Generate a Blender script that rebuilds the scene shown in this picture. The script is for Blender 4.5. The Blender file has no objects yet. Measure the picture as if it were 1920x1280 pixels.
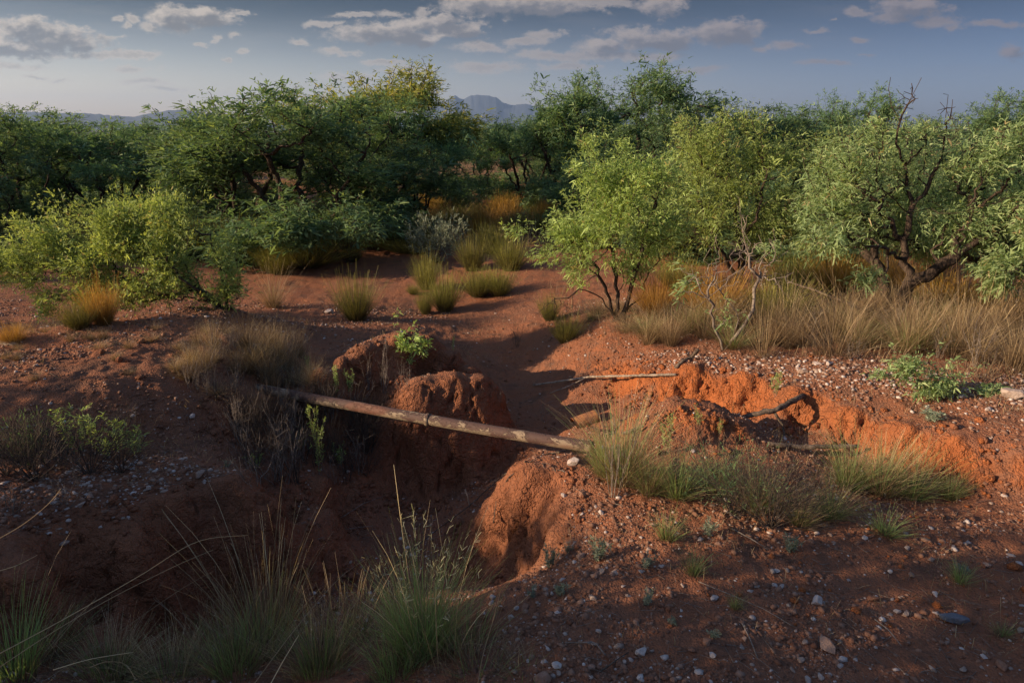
import bpy, math, random
import numpy as np
from mathutils import Vector, Matrix

# ---------------------------------------------------------------- camera
scene = bpy.context.scene
COL = scene.collection
CAM_Z = 2.2
PITCH = math.atan(400 / 1280.0)
cam_d = bpy.data.cameras.new("camera")
cam = bpy.data.objects.new("camera", cam_d)
COL.objects.link(cam)
cam.location = (0, 0, CAM_Z)
cam.rotation_euler = (math.radians(90) - PITCH, 0, 0)
cam_d.lens = 24.0
cam_d.sensor_width = 36.0
cam_d.clip_start = 0.05
cam_d.clip_end = 40000
scene.camera = cam

# ---------------------------------------------------------------- light
SUN_EL = math.radians(18.0)
SUN_AZ = math.radians(-103.0)      # clockwise from +Y; -90 is straight left
sun_dir = Vector((math.sin(SUN_AZ) * math.cos(SUN_EL), math.cos(SUN_AZ) * math.cos(SUN_EL), math.sin(SUN_EL)))
sl = bpy.data.lights.new("sun", 'SUN')
sl.energy = 5.0
sl.angle = math.radians(0.5)
sl.color = (1.0, 0.76, 0.50)
so = bpy.data.objects.new("sun", sl)
COL.objects.link(so)
so.rotation_euler = sun_dir.to_track_quat('Z', 'Y').to_euler()
so.location = (-30, 0, 20)

scene.view_settings.view_transform = 'Standard'
scene.view_settings.look = 'None'
scene.view_settings.exposure = 0.75
scene.view_settings.gamma = 1.0
scene.render.engine = 'CYCLES'
scene.cycles.max_bounces = 5
scene.cycles.diffuse_bounces = 2
scene.cycles.glossy_bounces = 1
scene.cycles.transmission_bounces = 4
scene.cycles.transparent_max_bounces = 4
scene.cycles.use_denoising = True
scene.cycles.volume_bounces = 0

world = bpy.data.worlds.new("World")
scene.world = world
world.use_nodes = True

def pix_dir(px, py):
    u = (px - 960) / 1280.0
    v = (640 - py) / 1280.0
    c, s = math.cos(PITCH), math.sin(PITCH)
    return u, c + v * s, -s + v * c

class NB:
    """small node-tree helper"""
    def __init__(self, tree):
        self.t = tree
        self.t.nodes.clear()
    def n(self, kind, **kw):
        nd = self.t.nodes.new(kind)
        for k, v in kw.items():
            if k.startswith('i_'):
                nd.inputs[k[2:]].default_value = v
            else:
                setattr(nd, k, v)
        return nd
    def l(self, a, b):
        self.t.links.new(a, b)
    def math(self, op, a, b=None, c=None, clamp=False):
        nd = self.t.nodes.new('ShaderNodeMath')
        nd.operation = op
        nd.use_clamp = clamp
        for i, x in enumerate((a, b, c)):
            if x is None:
                continue
            if isinstance(x, (int, float)):
                nd.inputs[i].default_value = x
            else:
                self.l(x, nd.inputs[i])
        return nd.outputs[0]
    def vmath(self, op, a, b=None, c=None, out=0):
        nd = self.t.nodes.new('ShaderNodeVectorMath')
        nd.operation = op
        for i, x in enumerate((a, b, c)):
            if x is None:
                continue
            if isinstance(x, (tuple, list)):
                nd.inputs[i].default_value = x
            else:
                self.l(x, nd.inputs[i])
        return nd.outputs[out]
    def noise(self, vec, scale, detail=4, rough=0.55, dist=0.0):
        nd = self.n('ShaderNodeTexNoise')
        nd.inputs['Scale'].default_value = scale
        nd.inputs['Detail'].default_value = detail
        nd.inputs['Roughness'].default_value = rough
        nd.inputs['Distortion'].default_value = dist
        if vec is not None:
            self.l(vec, nd.inputs['Vector'])
        return nd
    def smooth(self, x, lo, hi, a=0.0, b=1.0):
        nd = self.n('ShaderNodeMapRange', interpolation_type='SMOOTHSTEP')
        nd.inputs['From Min'].default_value = lo
        nd.inputs['From Max'].default_value = hi
        nd.inputs['To Min'].default_value = a
        nd.inputs['To Max'].default_value = b
        self.l(x, nd.inputs['Value'])
        return nd.outputs[0]
    def mix(self, f, a, b, mode='MIX'):
        nd = self.n('ShaderNodeMix', data_type='RGBA', blend_type=mode)
        for s, x in ((nd.inputs[0], f), (nd.inputs[6], a), (nd.inputs[7], b)):
            if isinstance(x, (int, float)):
                s.default_value = x
            elif isinstance(x, (tuple, list)):
                s.default_value = tuple(x) + (1,) if len(x) == 3 else x
            else:
                self.l(x, s)
        return nd.outputs[2]

# clouds of the photograph: (px, py, half width, half height) turned into world directions
CLOUDS = [(40, 55, 60, 20), (110, 72, 90, 20), (30, 88, 80, 16), (190, 103, 90, 7), (60, 100, 100, 9), (30, 125, 50, 6),
 (320, 38, 36, 20), (370, 34, 62, 14), (283, 54, 24, 10), (215, 33, 11, 5), (246, 33, 17, 8), (232, 45, 10, 5), (400, 67, 8, 5),
 (438, 64, 14, 6), (394, 76, 9, 4), (462, 95, 14, 4), (424, 110, 9, 3), (370, 85, 13, 3), (567, 81, 19, 6), (215, 68, 25, 5),
 (258, 106, 36, 7), (250, 131, 45, 6), (275, 152, 50, 6), (310, 165, 50, 5), (108, 150, 25, 4), (60, 145, 18, 3), (455, 24, 14, 3),
 (655, 29, 42, 4), (612, 43, 34, 5), (735, 26, 32, 6), (795, 21, 14, 6), (715, 63, 80, 17), (757, 72, 52, 14), (640, 100, 36, 6),
 (815, 42, 58, 12), (860, 56, 50, 12), (900, 14, 75, 16), (1010, 10, 120, 14), (1120, 3, 90, 9), (1235, 12, 34, 13),
 (650, 148, 55, 9), (760, 134, 50, 8), (720, 120, 40, 5), (900, 88, 60, 9), (915, 128, 70, 10), (1020, 66, 34, 8), (1050, 104, 75, 9), (985, 78, 44, 6),
 (1140, 85, 55, 11), (1235, 72, 110, 17), (1355, 62, 58, 20), (1150, 106, 100, 10), (1230, 106, 60, 7), (1060, 126, 60, 8),
 (1290, 132, 62, 6), (1424, 91, 17, 5), (1474, 87, 26, 7), (1700, 15, 60, 16), (1762, 40, 50, 10), (1660, 28, 30, 8), (1790, 50, 22, 7),
 (1600, 19, 20, 9), (1540, 59, 26, 4), (1618, 73, 16, 5), (1540, 119, 50, 3), (1620, 104, 14, 3), (1860, 42, 50, 6), (1900, 96, 22, 12), (1560, 38, 8, 3)]

def build_world():
    b = NB(world.node_tree)
    out = b.n('ShaderNodeOutputWorld')
    bg = b.n('ShaderNodeBackground')
    b.l(bg.outputs[0], out.inputs[0])
    sky = b.n('ShaderNodeTexSky', sky_type='NISHITA', sun_disc=False, sun_elevation=SUN_EL, sun_rotation=SUN_AZ,
              altitude=1200.0, air_density=1.0, dust_density=2.2, ozone_density=2.0)
    tc = b.n('ShaderNodeTexCoord')
    sep = b.n('ShaderNodeSeparateXYZ')
    b.l(tc.outputs['Generated'], sep.inputs[0])
    y = b.math('MAXIMUM', sep.outputs[1], 0.05)
    com = b.n('ShaderNodeCombineXYZ')
    b.l(b.math('DIVIDE', sep.outputs[0], y), com.inputs[0])
    b.l(b.math('DIVIDE', sep.outputs[2], y), com.inputs[1])
    p = com.outputs[0]
    # lumpy displacement of the lookup point
    sc = b.vmath('MULTIPLY', p, (1.0, 1.7, 1.0))
    n1 = b.noise(sc, 9.0, 3, 0.6)
    n2 = b.noise(sc, 38.0, 7, 0.68)
    n3 = b.noise(b.vmath('ADD', sc, (7.3, 1.1, 0)), 24.0, 6, 0.6)
    off = b.vmath('SUBTRACT', n1.outputs['Color'], (0.5, 0.5, 0.5))
    off2 = b.vmath('SUBTRACT', n2.outputs['Color'], (0.5, 0.5, 0.5))
    q = b.vmath('ADD', p, b.vmath('MULTIPLY', off, (0.05, 0.018, 0)))
    q = b.vmath('ADD', q, b.vmath('MULTIPLY', off2, (0.034, 0.018, 0)))
    def chain(lst, q=q):
        acc = None
        for (px, py, rx, ry) in lst:
            X, Y, Z = pix_dir(px, py)
            cx, cz = X / Y, Z / Y
            k = 1.0 / (1280 * 0.93)
            ix, iz = 1.0 / (rx * k * 1.1), 1.0 / (ry * k * 1.2)
            v = b.vmath('MULTIPLY_ADD', q, (ix, iz, 0), (-cx * ix, -cz * iz, 0))
            d = b.vmath('LENGTH', v, out=1)
            acc = d if acc is None else b.math('MINIMUM', acc, d)
        return acc
    big = chain([c for c in CLOUDS if c[3] >= 11])
    small = chain([c for c in CLOUDS if c[3] < 11])
    nz = b.math('MULTIPLY_ADD', n2.outputs['Fac'], 2.1, b.math('MULTIPLY_ADD', n3.outputs['Fac'], 1.3, -1.66))
    fb = b.math('ADD', big, nz)
    fs = b.math('ADD', small, nz)
    dens = b.math('MAXIMUM', b.smooth(fb, 1.14, 0.50), b.math('MULTIPLY', b.smooth(fs, 1.12, 0.30), 0.95))
    # self shading: dark where there is cloud towards the upper left, the side the light comes from
    qs = b.vmath('ADD', q, (-0.010, 0.0085, 0))
    n2b = b.noise(b.vmath('ADD', sc, (-0.010, 0.0145, 0)), 38.0, 5, 0.62)
    fbs = b.math('ADD', chain([c for c in CLOUDS if c[3] >= 11], qs), b.math('MULTIPLY_ADD', n2b.outputs['Fac'], 2.2, -1.1))
    core = b.math('MAXIMUM', b.math('MULTIPLY', b.smooth(fbs, 1.15, 0.25), 0.85), b.math('MULTIPLY', b.smooth(fs, 0.7, 0.1), 0.35))
    veil_n = b.noise(b.vmath('MULTIPLY', p, (1.0, 7.0, 1.0)), 3.0, 5, 0.6)
    veil = b.math('MULTIPLY', b.smooth(veil_n.outputs['Fac'], 0.48, 0.75), 0.16)
    elev = b.smooth(sep.outputs[2], 0.0, 0.10, 0.6, 1.0)
    front = b.smooth(sep.outputs[1], 0.05, 0.3)
    left = b.smooth(sep.outputs[0], 0.60, -0.60)
    lit = b.mix(left, (0.165, 0.142, 0.15), (0.40, 0.345, 0.29))
    shade = b.mix(left, (0.078, 0.083, 0.108), (0.080, 0.088, 0.098))
    ccol = b.mix(core, lit, shade)
    low = b.mix(left, (0.58, 0.58, 0.82), (2.3, 1.72, 1.50))
    high = b.mix(left, (0.18, 0.21, 0.27), (0.18, 0.22, 0.23))
    t = b.mix(b.smooth(sep.outputs[2], 0.025, 0.175), low, high)
    t = b.mix(b.smooth(sep.outputs[2], 0.2, 0.6), t, (1.95, 1.95, 2.0))
    skycol = b.mix(1.0, sky.outputs[0], t, 'MULTIPLY')
    skycol = b.mix(1.0, skycol, (0.056, 0.056, 0.056), 'MULTIPLY')
    dens2 = b.math('MULTIPLY', b.math('MULTIPLY', dens, elev), b.math('MULTIPLY', front, 0.92))
    skyc = b.mix(veil, skycol, b.mix(left, (0.13, 0.13, 0.155), (0.34, 0.31, 0.27)))
    fin = b.mix(dens2, skyc, ccol)
    b.l(fin, bg.inputs[0])
    bg.inputs[1].default_value = 1.0
build_world()

# ---------------------------------------------------------------- numpy noise
_rs = np.random.RandomState(7)
_perm = np.tile(_rs.permutation(512), 4)
_g3 = _rs.normal(size=(512, 3)); _g3 /= np.linalg.norm(_g3, axis=1)[:, None]

def pnoise(x, y, z):
    x, y, z = [np.asarray(a, dtype=np.float64) for a in (x, y, z)]
    xi, yi, zi = np.floor(x).astype(int), np.floor(y).astype(int), np.floor(z).astype(int)
    xf, yf, zf = x - xi, y - yi, z - zi
    u, v, w = [t * t * t * (t * (t * 6 - 15) + 10) for t in (xf, yf, zf)]
    r = 0
    for dx in (0, 1):
        wx = u if dx else 1 - u
        for dy in (0, 1):
            wy = v if dy else 1 - v
            for dz in (0, 1):
                wz = w if dz else 1 - w
                h = _perm[(_perm[(_perm[(xi + dx) & 511] + yi + dy) & 511] + zi + dz) & 511]
                g = _g3[h]
                r = r + wx * wy * wz * (g[..., 0] * (xf - dx) + g[..., 1] * (yf - dy) + g[..., 2] * (zf - dz))
    return r * 1.6

def fbm(x, y, z, oct=4, gain=0.5):
    r = 0; a = 1.0; f = 1.0
    for i in range(oct):
        r = r + a * pnoise(x * f + i * 17.3, y * f + i * 5.1, z * f + i * 9.7)
        a *= gain; f *= 2.03
    return r

def sstep(x, a, b):
    t = np.clip((np.asarray(x, float) - a) / (b - a), 0, 1)
    return t * t * (3 - 2 * t)

# ---------------------------------------------------------------- mesh helpers
def mesh_np(name, verts, faces_list, mats=(), tint=None, smooth=False, uvless=True):
    """faces_list: list of (M,k) int arrays"""
    me = bpy.data.meshes.new(name)
    verts = np.asarray(verts, dtype=np.float32)
    me.vertices.add(len(verts)); me.vertices.foreach_set('co', verts.ravel())
    loops = np.concatenate([f.ravel() for f in faces_list]).astype(np.int32)
    sizes = np.concatenate([np.full(len(f), f.shape[1], np.int32) for f in faces_list])
    starts = np.zeros(len(sizes), np.int32); starts[1:] = np.cumsum(sizes)[:-1]
    me.loops.add(len(loops)); me.loops.foreach_set('vertex_index', loops)
    me.polygons.add(len(sizes)); me.polygons.foreach_set('loop_start', starts)
    me.polygons.foreach_set('loop_total', sizes)
    if smooth:
        me.polygons.foreach_set('use_smooth', np.ones(len(sizes), bool))
    me.update(calc_edges=True)
    if tint is not None:
        a = me.attributes.new('tint', 'FLOAT', 'POINT')
        a.data.foreach_set('value', np.asarray(tint, np.float32))
    for m in mats:
        me.materials.append(m)
    return me

def link(name, me, parent=None, loc=None):
    o = bpy.data.objects.new(name, me)
    COL.objects.link(o)
    if parent is not None:
        o.parent = parent
    if loc is not None:
        o.location = loc
    return o

def tag(o, label=None, cat=None, group=None, kind=None):
    if label: o['label'] = label
    if cat: o['category'] = cat
    if group: o['group'] = group
    if kind: o['kind'] = kind
    return o

def thing(name, loc, label, cat, group=None, rz=0.0):
    o = bpy.data.objects.new(name, None)
    o.empty_display_size = 0.1
    COL.objects.link(o)
    o.location = loc; o.rotation_euler = (0, 0, rz)
    return tag(o, label, cat, group)

def copy_thing(root, loc, rz, scale, label=None, group=None):
    r = root.copy(); COL.objects.link(r)
    r.location = loc; r.rotation_euler = (0, 0, rz); r.scale = scale
    if label: r['label'] = label
    if group: r['group'] = group
    for ch in list(root.children):
        c = ch.copy(); COL.objects.link(c); c.parent = r
        for g in ch.children:
            d = g.copy(); COL.objects.link(d); d.parent = c
    return r

# ---------------------------------------------------------------- terrain
C_, S_ = math.cos(PITCH), math.sin(PITCH)
def slope_of(py):
    v = (640 - py) / 1280.0
    return (S_ - v * C_) / (C_ + v * S_)
def at_Y(px, py, Y):
    """point on the sight line of a photo pixel at forward distance Y"""
    u = (px - 960) / 1280.0; v = (640 - py) / 1280.0
    f = C_ + v * S_
    return (u / f * Y, Y, CAM_Z - slope_of(py) * Y)

CP = [  # (px, py, Y)
 # far flat / wash
 (0,480,12.4),(300,480,11.6),(600,470,12.2),(900,480,11.6),(1200,480,11.2),(1600,480,11),(1920,480,10.8),
 (900,530,10.2),(700,520,10.9),(560,530,10.2),(850,580,9.0),(920,620,8.1),(1000,560,9.15),(760,570,9.1),(640,600,8.0),
 (950,700,6.95),(1000,680,7.2),(1050,650,7.1),(1000,610,7.9),(860,640,7.6),(890,655,7.5),(940,740,6.5),(1000,770,6.1),(1050,790,5.7),
 (1090,780,5.75),(1120,800,5.2),(980,800,5.7),(960,864,5.3),(930,890,5.25),(1000,836,5.4),(975,870,5.0),(1150,745,6.0),
 # right upstream slope and bank
 (1100,620,7.25),(1130,640,6.65),(1180,665,6.3),(1210,690,5.95),(1300,680,5.72),(1400,697,5.4),(1500,727,4.96),(1600,754,4.6),(1700,787,4.27),(1800,812,4.02),(1920,827,3.86),(2050,840,3.7),
 (1330,668,5.95),(1420,685,5.6),(1520,712,5.15),(1620,740,4.78),(1720,772,4.42),(1820,796,4.15),(1920,808,4.0),
 (1500,762,4.88),(1600,800,4.52),(1700,838,4.17),(1800,862,3.92),(1400,738,5.33),(1250,765,5.55),(1330,775,5.42),(1400,785,5.22),(1500,812,4.84),(1600,852,4.42),(1700,892,4.05),(1800,917,3.8),(1920,937,3.6),(2050,950,3.5),
 (1160,596,7.3),(1370,640,6.1),(1680,608,6.6),(1900,700,5.05),(1300,560,8.0),(1900,600,6.6),(1500,640,6.1),(1700,700,5.1),(1450,560,7.8),(1750,540,8.3),(1920,540,8.2),(2100,700,5.05),(2200,600,6.6),
 # small lit mound
 (1270,753,4.66),(1235,760,4.63),(1310,755,4.65),(1200,776,4.58),(1178,800,4.55),(1345,763,4.64),(1400,785,4.54),(1280,845,4.3),(1180,840,4.35),(1350,830,4.35),(1400,850,4.32),(1500,870,4.2),
 # plateau foreground right
 (1150,880,3.96),(1400,890,3.98),(1600,910,3.82),(1300,1000,3.2),(1700,1000,3.2),(1920,1000,3.2),(1100,1100,2.72),(1500,1100,2.74),(1900,1100,2.74),
 (1100,1280,2.14),(1500,1280,2.14),(1900,1280,2.14),(2100,1000,3.2),(2100,1280,2.14),
 # nose
 (1085,850,4.12),(1040,862,4.03),(985,880,3.96),(945,905,4.03),(920,950,4.12),(885,970,4.5),(1000,960,3.84),(940,1010,3.98),(1000,1085,3.5),(1060,1065,3.05),(1100,960,3.46),(1100,1010,3.22),(1050,950,3.6),(1000,920,3.9),(900,1070,4.0),(960,1075,3.75),(1030,1010,3.45),
 (850,1010,4.5),(780,935,5.05),(720,960,4.8),(870,920,4.95),
 # central block
 (715,797,5.28),(850,860,5.2),(800,755,5.34),(850,745,5.4),(900,750,5.42),(775,775,5.27),(928,775,5.48),(820,880,5.16),(850,700,5.5),(800,712,5.46),(765,742,5.36),(905,704,5.56),(932,722,5.58),(948,775,5.55),(742,800,5.24),(745,860,5.2),(765,905,5.14),(850,800,5.3),(850,920,5.16),(900,800,5.36),(800,860,5.18),(900,870,5.22),(930,850,5.3),(955,800,5.75),
 # mid-left ridge
 (600,685,5.55),(640,662,5.7),(680,643,5.82),(750,617,6.05),(800,621,6.15),(850,645,6.12),(885,680,6.1),(700,722,5.72),(800,715,5.95),(640,725,5.5),(760,668,5.95),(820,685,6.02),(700,610,7.6),(600,640,7.0),(830,640,7.5),(870,720,6.3),
 # bowl under pipe
 (550,830,5.1),(600,900,4.7),(480,800,5.0),(640,830,5.3),(680,780,5.6),(620,750,5.75),(560,710,5.75),(520,760,5.5),(660,885,5.0),(700,840,5.22),(500,870,4.7),
 # left hill
 (0,650,5.3),(120,618,5.6),(250,592,6.2),(350,578,6.45),(450,577,6.65),(540,603,7.0),(0,700,4.68),(200,720,4.72),(300,720,4.86),(100,850,4.15),(0,800,4.1),(400,760,4.9),(430,720,5.2),(420,862,4.45),(300,830,4.5),(330,660,5.4),(450,650,5.7),(150,660,5.2),
 (520,620,6.85),(480,680,5.65),(490,735,5.22),(560,640,6.6),
 (100,600,7.9),(0,590,8.1),(200,560,9.0),(330,545,9.5),(-200,640,5.4),(-200,700,4.7),(-200,900,3.7),(420,560,9.0),
 # left front ridge
 (440,880,4.06),(330,862,4.12),(250,885,3.9),(150,930,3.56),(0,1005,3.12),(-150,1050,2.95),(100,890,3.85),(0,930,3.5),(490,925,4.0),(500,960,3.95),
 (560,940,4.3),(620,950,4.45),(480,1045,3.82),(400,1060,3.75),(300,1100,3.42),(200,1110,3.2),(100,1130,2.97),(50,1060,2.98),(60,1200,2.85),(250,1010,3.42),(350,950,3.78),(60,1280,2.5),
 (300,1215,3.3),(200,1200,3.2),(400,1150,3.68),(640,1100,4.0),(640,1000,4.55),(560,1020,4.3),(500,1150,3.78),(700,1180,3.4),(600,1190,3.45),(820,1110,3.45),(700,1262,2.55),(500,1265,2.7),(300,1270,2.75),(420,1262,2.72),(850,1200,2.62),(800,1240,2.45),(950,1150,2.75),(940,1110,2.95),(900,1280,2.16),
]
WP = [(-0.5,0,.2),(1,0,.2),(3,0,.2),(-3,0,.1),(-1.5,1,.0),(0.3,1.2,.16),(2,1.2,.14),(-6,2,.3),(-6,5,.5),(-8,8,.1),(7,2,.2),(8,5,.35),(8,9,.25),
      (-12,12,0),(0,14,0),(12,13,.15),(0,17,0),(12,17,.1),(-12,17,0),(-14,3,.3),(14,3,.3),(-14,-4,.2),(14,-4,.2),(0,-5,.2)]
def _hidden(px, Y, z):
    return ((px - 960) / 1280.0 / .94 * Y, Y, z)
WP += [_hidden(750,6.7,.08),_hidden(680,6.45,.08),_hidden(820,6.75,-.02),_hidden(620,6.2,.1),_hidden(850,6.05,-.32),_hidden(800,6.0,-.25),_hidden(920,6.1,-.4),_hidden(1270,5.08,-.25),_hidden(1340,5.0,-.22),_hidden(1230,5.1,-.25),_hidden(1300,5.25,-.2),_hidden(1200,5.12,-.28),_hidden(1410,5.0,-.12),_hidden(1000,4.65,-.42),_hidden(1080,4.75,-.33),_hidden(950,4.7,-.55),_hidden(1150,4.8,-.2),
       _hidden(250,7.4,.1),_hidden(100,6.9,.1),_hidden(400,7.6,.1),_hidden(0,6.5,.15)]
_pts = np.array([at_Y(*c) for c in CP] + WP)
# merge near-coincident
_P = _pts[:, :2]; _Z = _pts[:, 2]
def _solve():
    n = len(_P)
    D = np.sqrt(((_P[:, None] - _P[None]) ** 2).sum(-1) + 0.04 ** 2)
    A = np.zeros((n + 3, n + 3)); A[:n, :n] = D - np.eye(n) * 0.04
    A[:n, n] = 1; A[:n, n + 1:] = _P; A[n, :n] = 1; A[n + 1:, :n] = _P.T
    return np.linalg.solve(A, np.concatenate([_Z, [0, 0, 0]]))
_W = _solve()
def base_h(x, y):
    x = np.asarray(x, float); y = np.asarray(y, float)
    sh = np.broadcast(x, y).shape
    xf = np.broadcast_to(x, sh).ravel(); yf = np.broadcast_to(y, sh).ravel()
    out = np.zeros(len(xf))
    fade = np.clip((np.maximum(np.abs(xf) - 10.5, 0) / 4), 0, 1)
    fade = np.maximum(fade, np.clip((yf - 12.5) / 4, 0, 1)); fade = np.maximum(fade, np.clip((-1.0 - yf) / 3, 0, 1))
    m = fade < 1
    idx = np.where(m)[0]
    for s in range(0, len(idx), 40000):
        k = idx[s:s + 40000]
        d = np.sqrt((xf[k, None] - _P[None, :, 0]) ** 2 + (yf[k, None] - _P[None, :, 1]) ** 2 + 0.04 ** 2)
        out[k] = d @ _W[:len(_P)] + _W[-3] + _W[-2] * xf[k] + _W[-1] * yf[k]
    f = fade * fade * (3 - 2 * fade)
    far = 0.10 * fbm(xf * .12, yf * .12, 0 * xf + .5, 3) * sstep(yf, 10, 16)
    far = far + 2.1 * sstep(xf - 0.35 * yf, 8, 26) * sstep(yf, 22, 48)      # low rise behind the right trees
    far = far - 9.0 * sstep(yf, 60, 700)
    return (out * (1 - f) + far).reshape(sh)

def _axis(core_lo, core_hi, step, far_lo, far_hi, g):
    a = list(np.arange(core_lo, core_hi, step))
    s = step; x = a[-1]
    while x < far_hi:
        s *= g; x += s; a.append(x)
    s = step; x = a[0]; b = []
    while x > far_lo:
        s *= g; x -= s; b.append(x)
    return np.array(b[::-1] + a)
GX = _axis(-4.6, 4.4, 0.0165, -6000, 6000, 1.07)
_y1 = np.arange(1.9, 6.6, 0.0145); _l = [_y1[-1]]; _s = 0.0145
while _l[-1] < 6600:
    _s *= 1.012 if _l[-1] < 16 else 1.06
    _l.append(_l[-1] + _s)
_b = [_y1[0]]; _s = 0.0145
while _b[-1] > -300:
    _s *= 1.12; _b.append(_b[-1] - _s)
GY = np.array(_b[:0:-1] + list(_y1) + _l[1:])
XX, YY = np.meshgrid(GX, GY)

def build_ground():
    H = base_h(XX, YY)
    near = 1 - sstep(YY, 14, 30)
    # undulation
    H = H + near * (0.035 * fbm(XX * .9, YY * .9, XX * 0 + 3.3, 3) + 0.012 * fbm(XX * 4, YY * 4, XX * 0 + 1.3, 3))
    gy, gx = np.gradient(H, GY, GX)
    sl = np.sqrt(gx ** 2 + gy ** 2)
    # blur the steepness a little
    steep = sstep(sl, 0.45, 1.5)
    for _ in range(6):
        steep[1:-1, 1:-1] = (steep[1:-1, 1:-1] * 2 + steep[:-2, 1:-1] + steep[2:, 1:-1] + steep[1:-1, :-2] + steep[1:-1, 2:]) / 6
    def blur(A, k):
        A = A.copy()
        for _ in range(k):
            A[1:-1, 1:-1] = (A[1:-1, 1:-1] * 2 + A[:-2, 1:-1] + A[2:, 1:-1] + A[1:-1, :-2] + A[1:-1, 2:]) / 6
        return A
    gx, gy = blur(gx, 14), blur(gy, 14)
    nx, ny, nz = -gx, -gy, np.ones_like(gx)
    L = np.sqrt(nx ** 2 + ny ** 2 + 1); nx /= L; ny /= L; nz /= L
    wx = XX + 0.08 * fbm(XX * 3, YY * 3, H * 3, 2); wy = YY + 0.08 * fbm(XX * 3 + 9, YY * 3, H * 3, 2)
    rill = fbm(wx * 3.6, wy * 3.6, H * 1.1, 4, .5)                       # vertical flutes on the cut banks
    clod = np.abs(fbm(wx * 9.0, wy * 9.0, H * 8.0, 4, .55))
    crack = 1 - sstep(np.abs(pnoise(wx * 4.5, wy * 4.5, H * 3.0 + 4)), 0.0, 0.035)
    crack2 = 1 - sstep(np.abs(pnoise(wx * 11, wy * 11, H * 9.0 + 14)), 0.0, 0.05)
    fl = fbm(wx * 26, wy * 26, H * 16.0, 3, .6)
    rg = 1 - np.abs(fbm(wx * 13.0 + 5, wy * 13.0, H * 5.0, 3, .55))
    conv = np.clip((H - blur(H, 60)) / .035, -1, 1)         # lips stand proud, toes are undercut
    rb = sstep(XX, .9, 1.4) * sstep(YY, 3.2, 3.8)          # the crumbling right bank is rougher
    d = steep * ((0.034 + .02 * rb) * rill + (0.010 + .03 * rb) * clod + (0.010 + .03 * rb) * (rg - .7) + (0.006 + .008 * rb) * fl - 0.045 * crack - 0.014 * crack2)
    d = d + np.clip(steep * 1.6, 0, 1) * .038 * conv
    d = d + rb * sstep(steep, .02, .25) * (1 - sstep(steep, .3, .7)) * .03 * (rg - .6)
    fine = fbm(XX * 22, YY * 22, H * 22, 3, .6)
    cl2 = fbm(XX * 9 + 3, YY * 9, H * 9, 3, .55)
    nearf = 1 - sstep(YY, 7, 12)
    wash = sstep(0.6 - np.abs(XX - (-0.2 + 0.0 * YY)), 0, .6) * sstep(YY, 5.8, 7)
    d = d + nearf * (0.0055 * fine + 0.011 * cl2 * (1 - 0.7 * wash)) * (1 + .3 * steep)
    PX = XX + nx * d; PY = YY + ny * d; PZ = H + nz * d
    n, m = XX.shape
    V = np.stack([PX, PY, PZ], -1).reshape(-1, 3)
    i = np.arange(n * m).reshape(n, m)
    F = np.stack([i[:-1, :-1].ravel(), i[:-1, 1:].ravel(), i[1:, 1:].ravel(), i[1:, :-1].ravel()], -1)
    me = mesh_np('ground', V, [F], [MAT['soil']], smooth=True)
    a = me.attributes.new('steep', 'FLOAT', 'POINT'); a.data.foreach_set('value', steep.ravel().astype(np.float32))
    gr = link('ground', me)
    tag(gr, kind='structure')
    return H + nz * d, steep

def gz(x, y):
    x = np.asarray(x, float); y = np.asarray(y, float)
    i = np.clip(np.searchsorted(GX, x) - 1, 0, len(GX) - 2); j = np.clip(np.searchsorted(GY, y) - 1, 0, len(GY) - 2)
    fx = (x - GX[i]) / (GX[i + 1] - GX[i]); fy = (y - GY[j]) / (GY[j + 1] - GY[j])
    return (HH[j, i] * (1 - fx) * (1 - fy) + HH[j, i + 1] * fx * (1 - fy) + HH[j + 1, i] * (1 - fx) * fy + HH[j + 1, i + 1] * fx * fy)

def steep_at(x, y):
    i = np.clip(np.searchsorted(GX, x) - 1, 0, len(GX) - 2); j = np.clip(np.searchsorted(GY, y) - 1, 0, len(GY) - 2)
    return SS[j, i]

def hit(px, py):
    """where the sight line of a photo pixel meets the ground"""
    dx, dy, dz = pix_dir(px, py)
    t = 1.6 / dy; T = np.concatenate([np.arange(t, 9 / dy, 0.006), np.arange(9 / dy, 60 / dy, 0.04), np.arange(60 / dy, 2500 / dy, 2.0)])
    x, y, z = dx * T, dy * T, CAM_Z + dz * T
    below = z <= gz(x, y)
    k = np.argmax(below) if below.any() else len(T) - 1
    return float(x[k]), float(y[k]), float(gz(x[k], y[k]))

# ---------------------------------------------------------------- materials
MAT = {}
def new_mat(name):
    m = bpy.data.materials.new(name); m.use_nodes = True
    return m, NB(m.node_tree)
def finish(b, shader):
    o = b.n('ShaderNodeOutputMaterial'); b.l(shader, o.inputs[0]); return o

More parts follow.
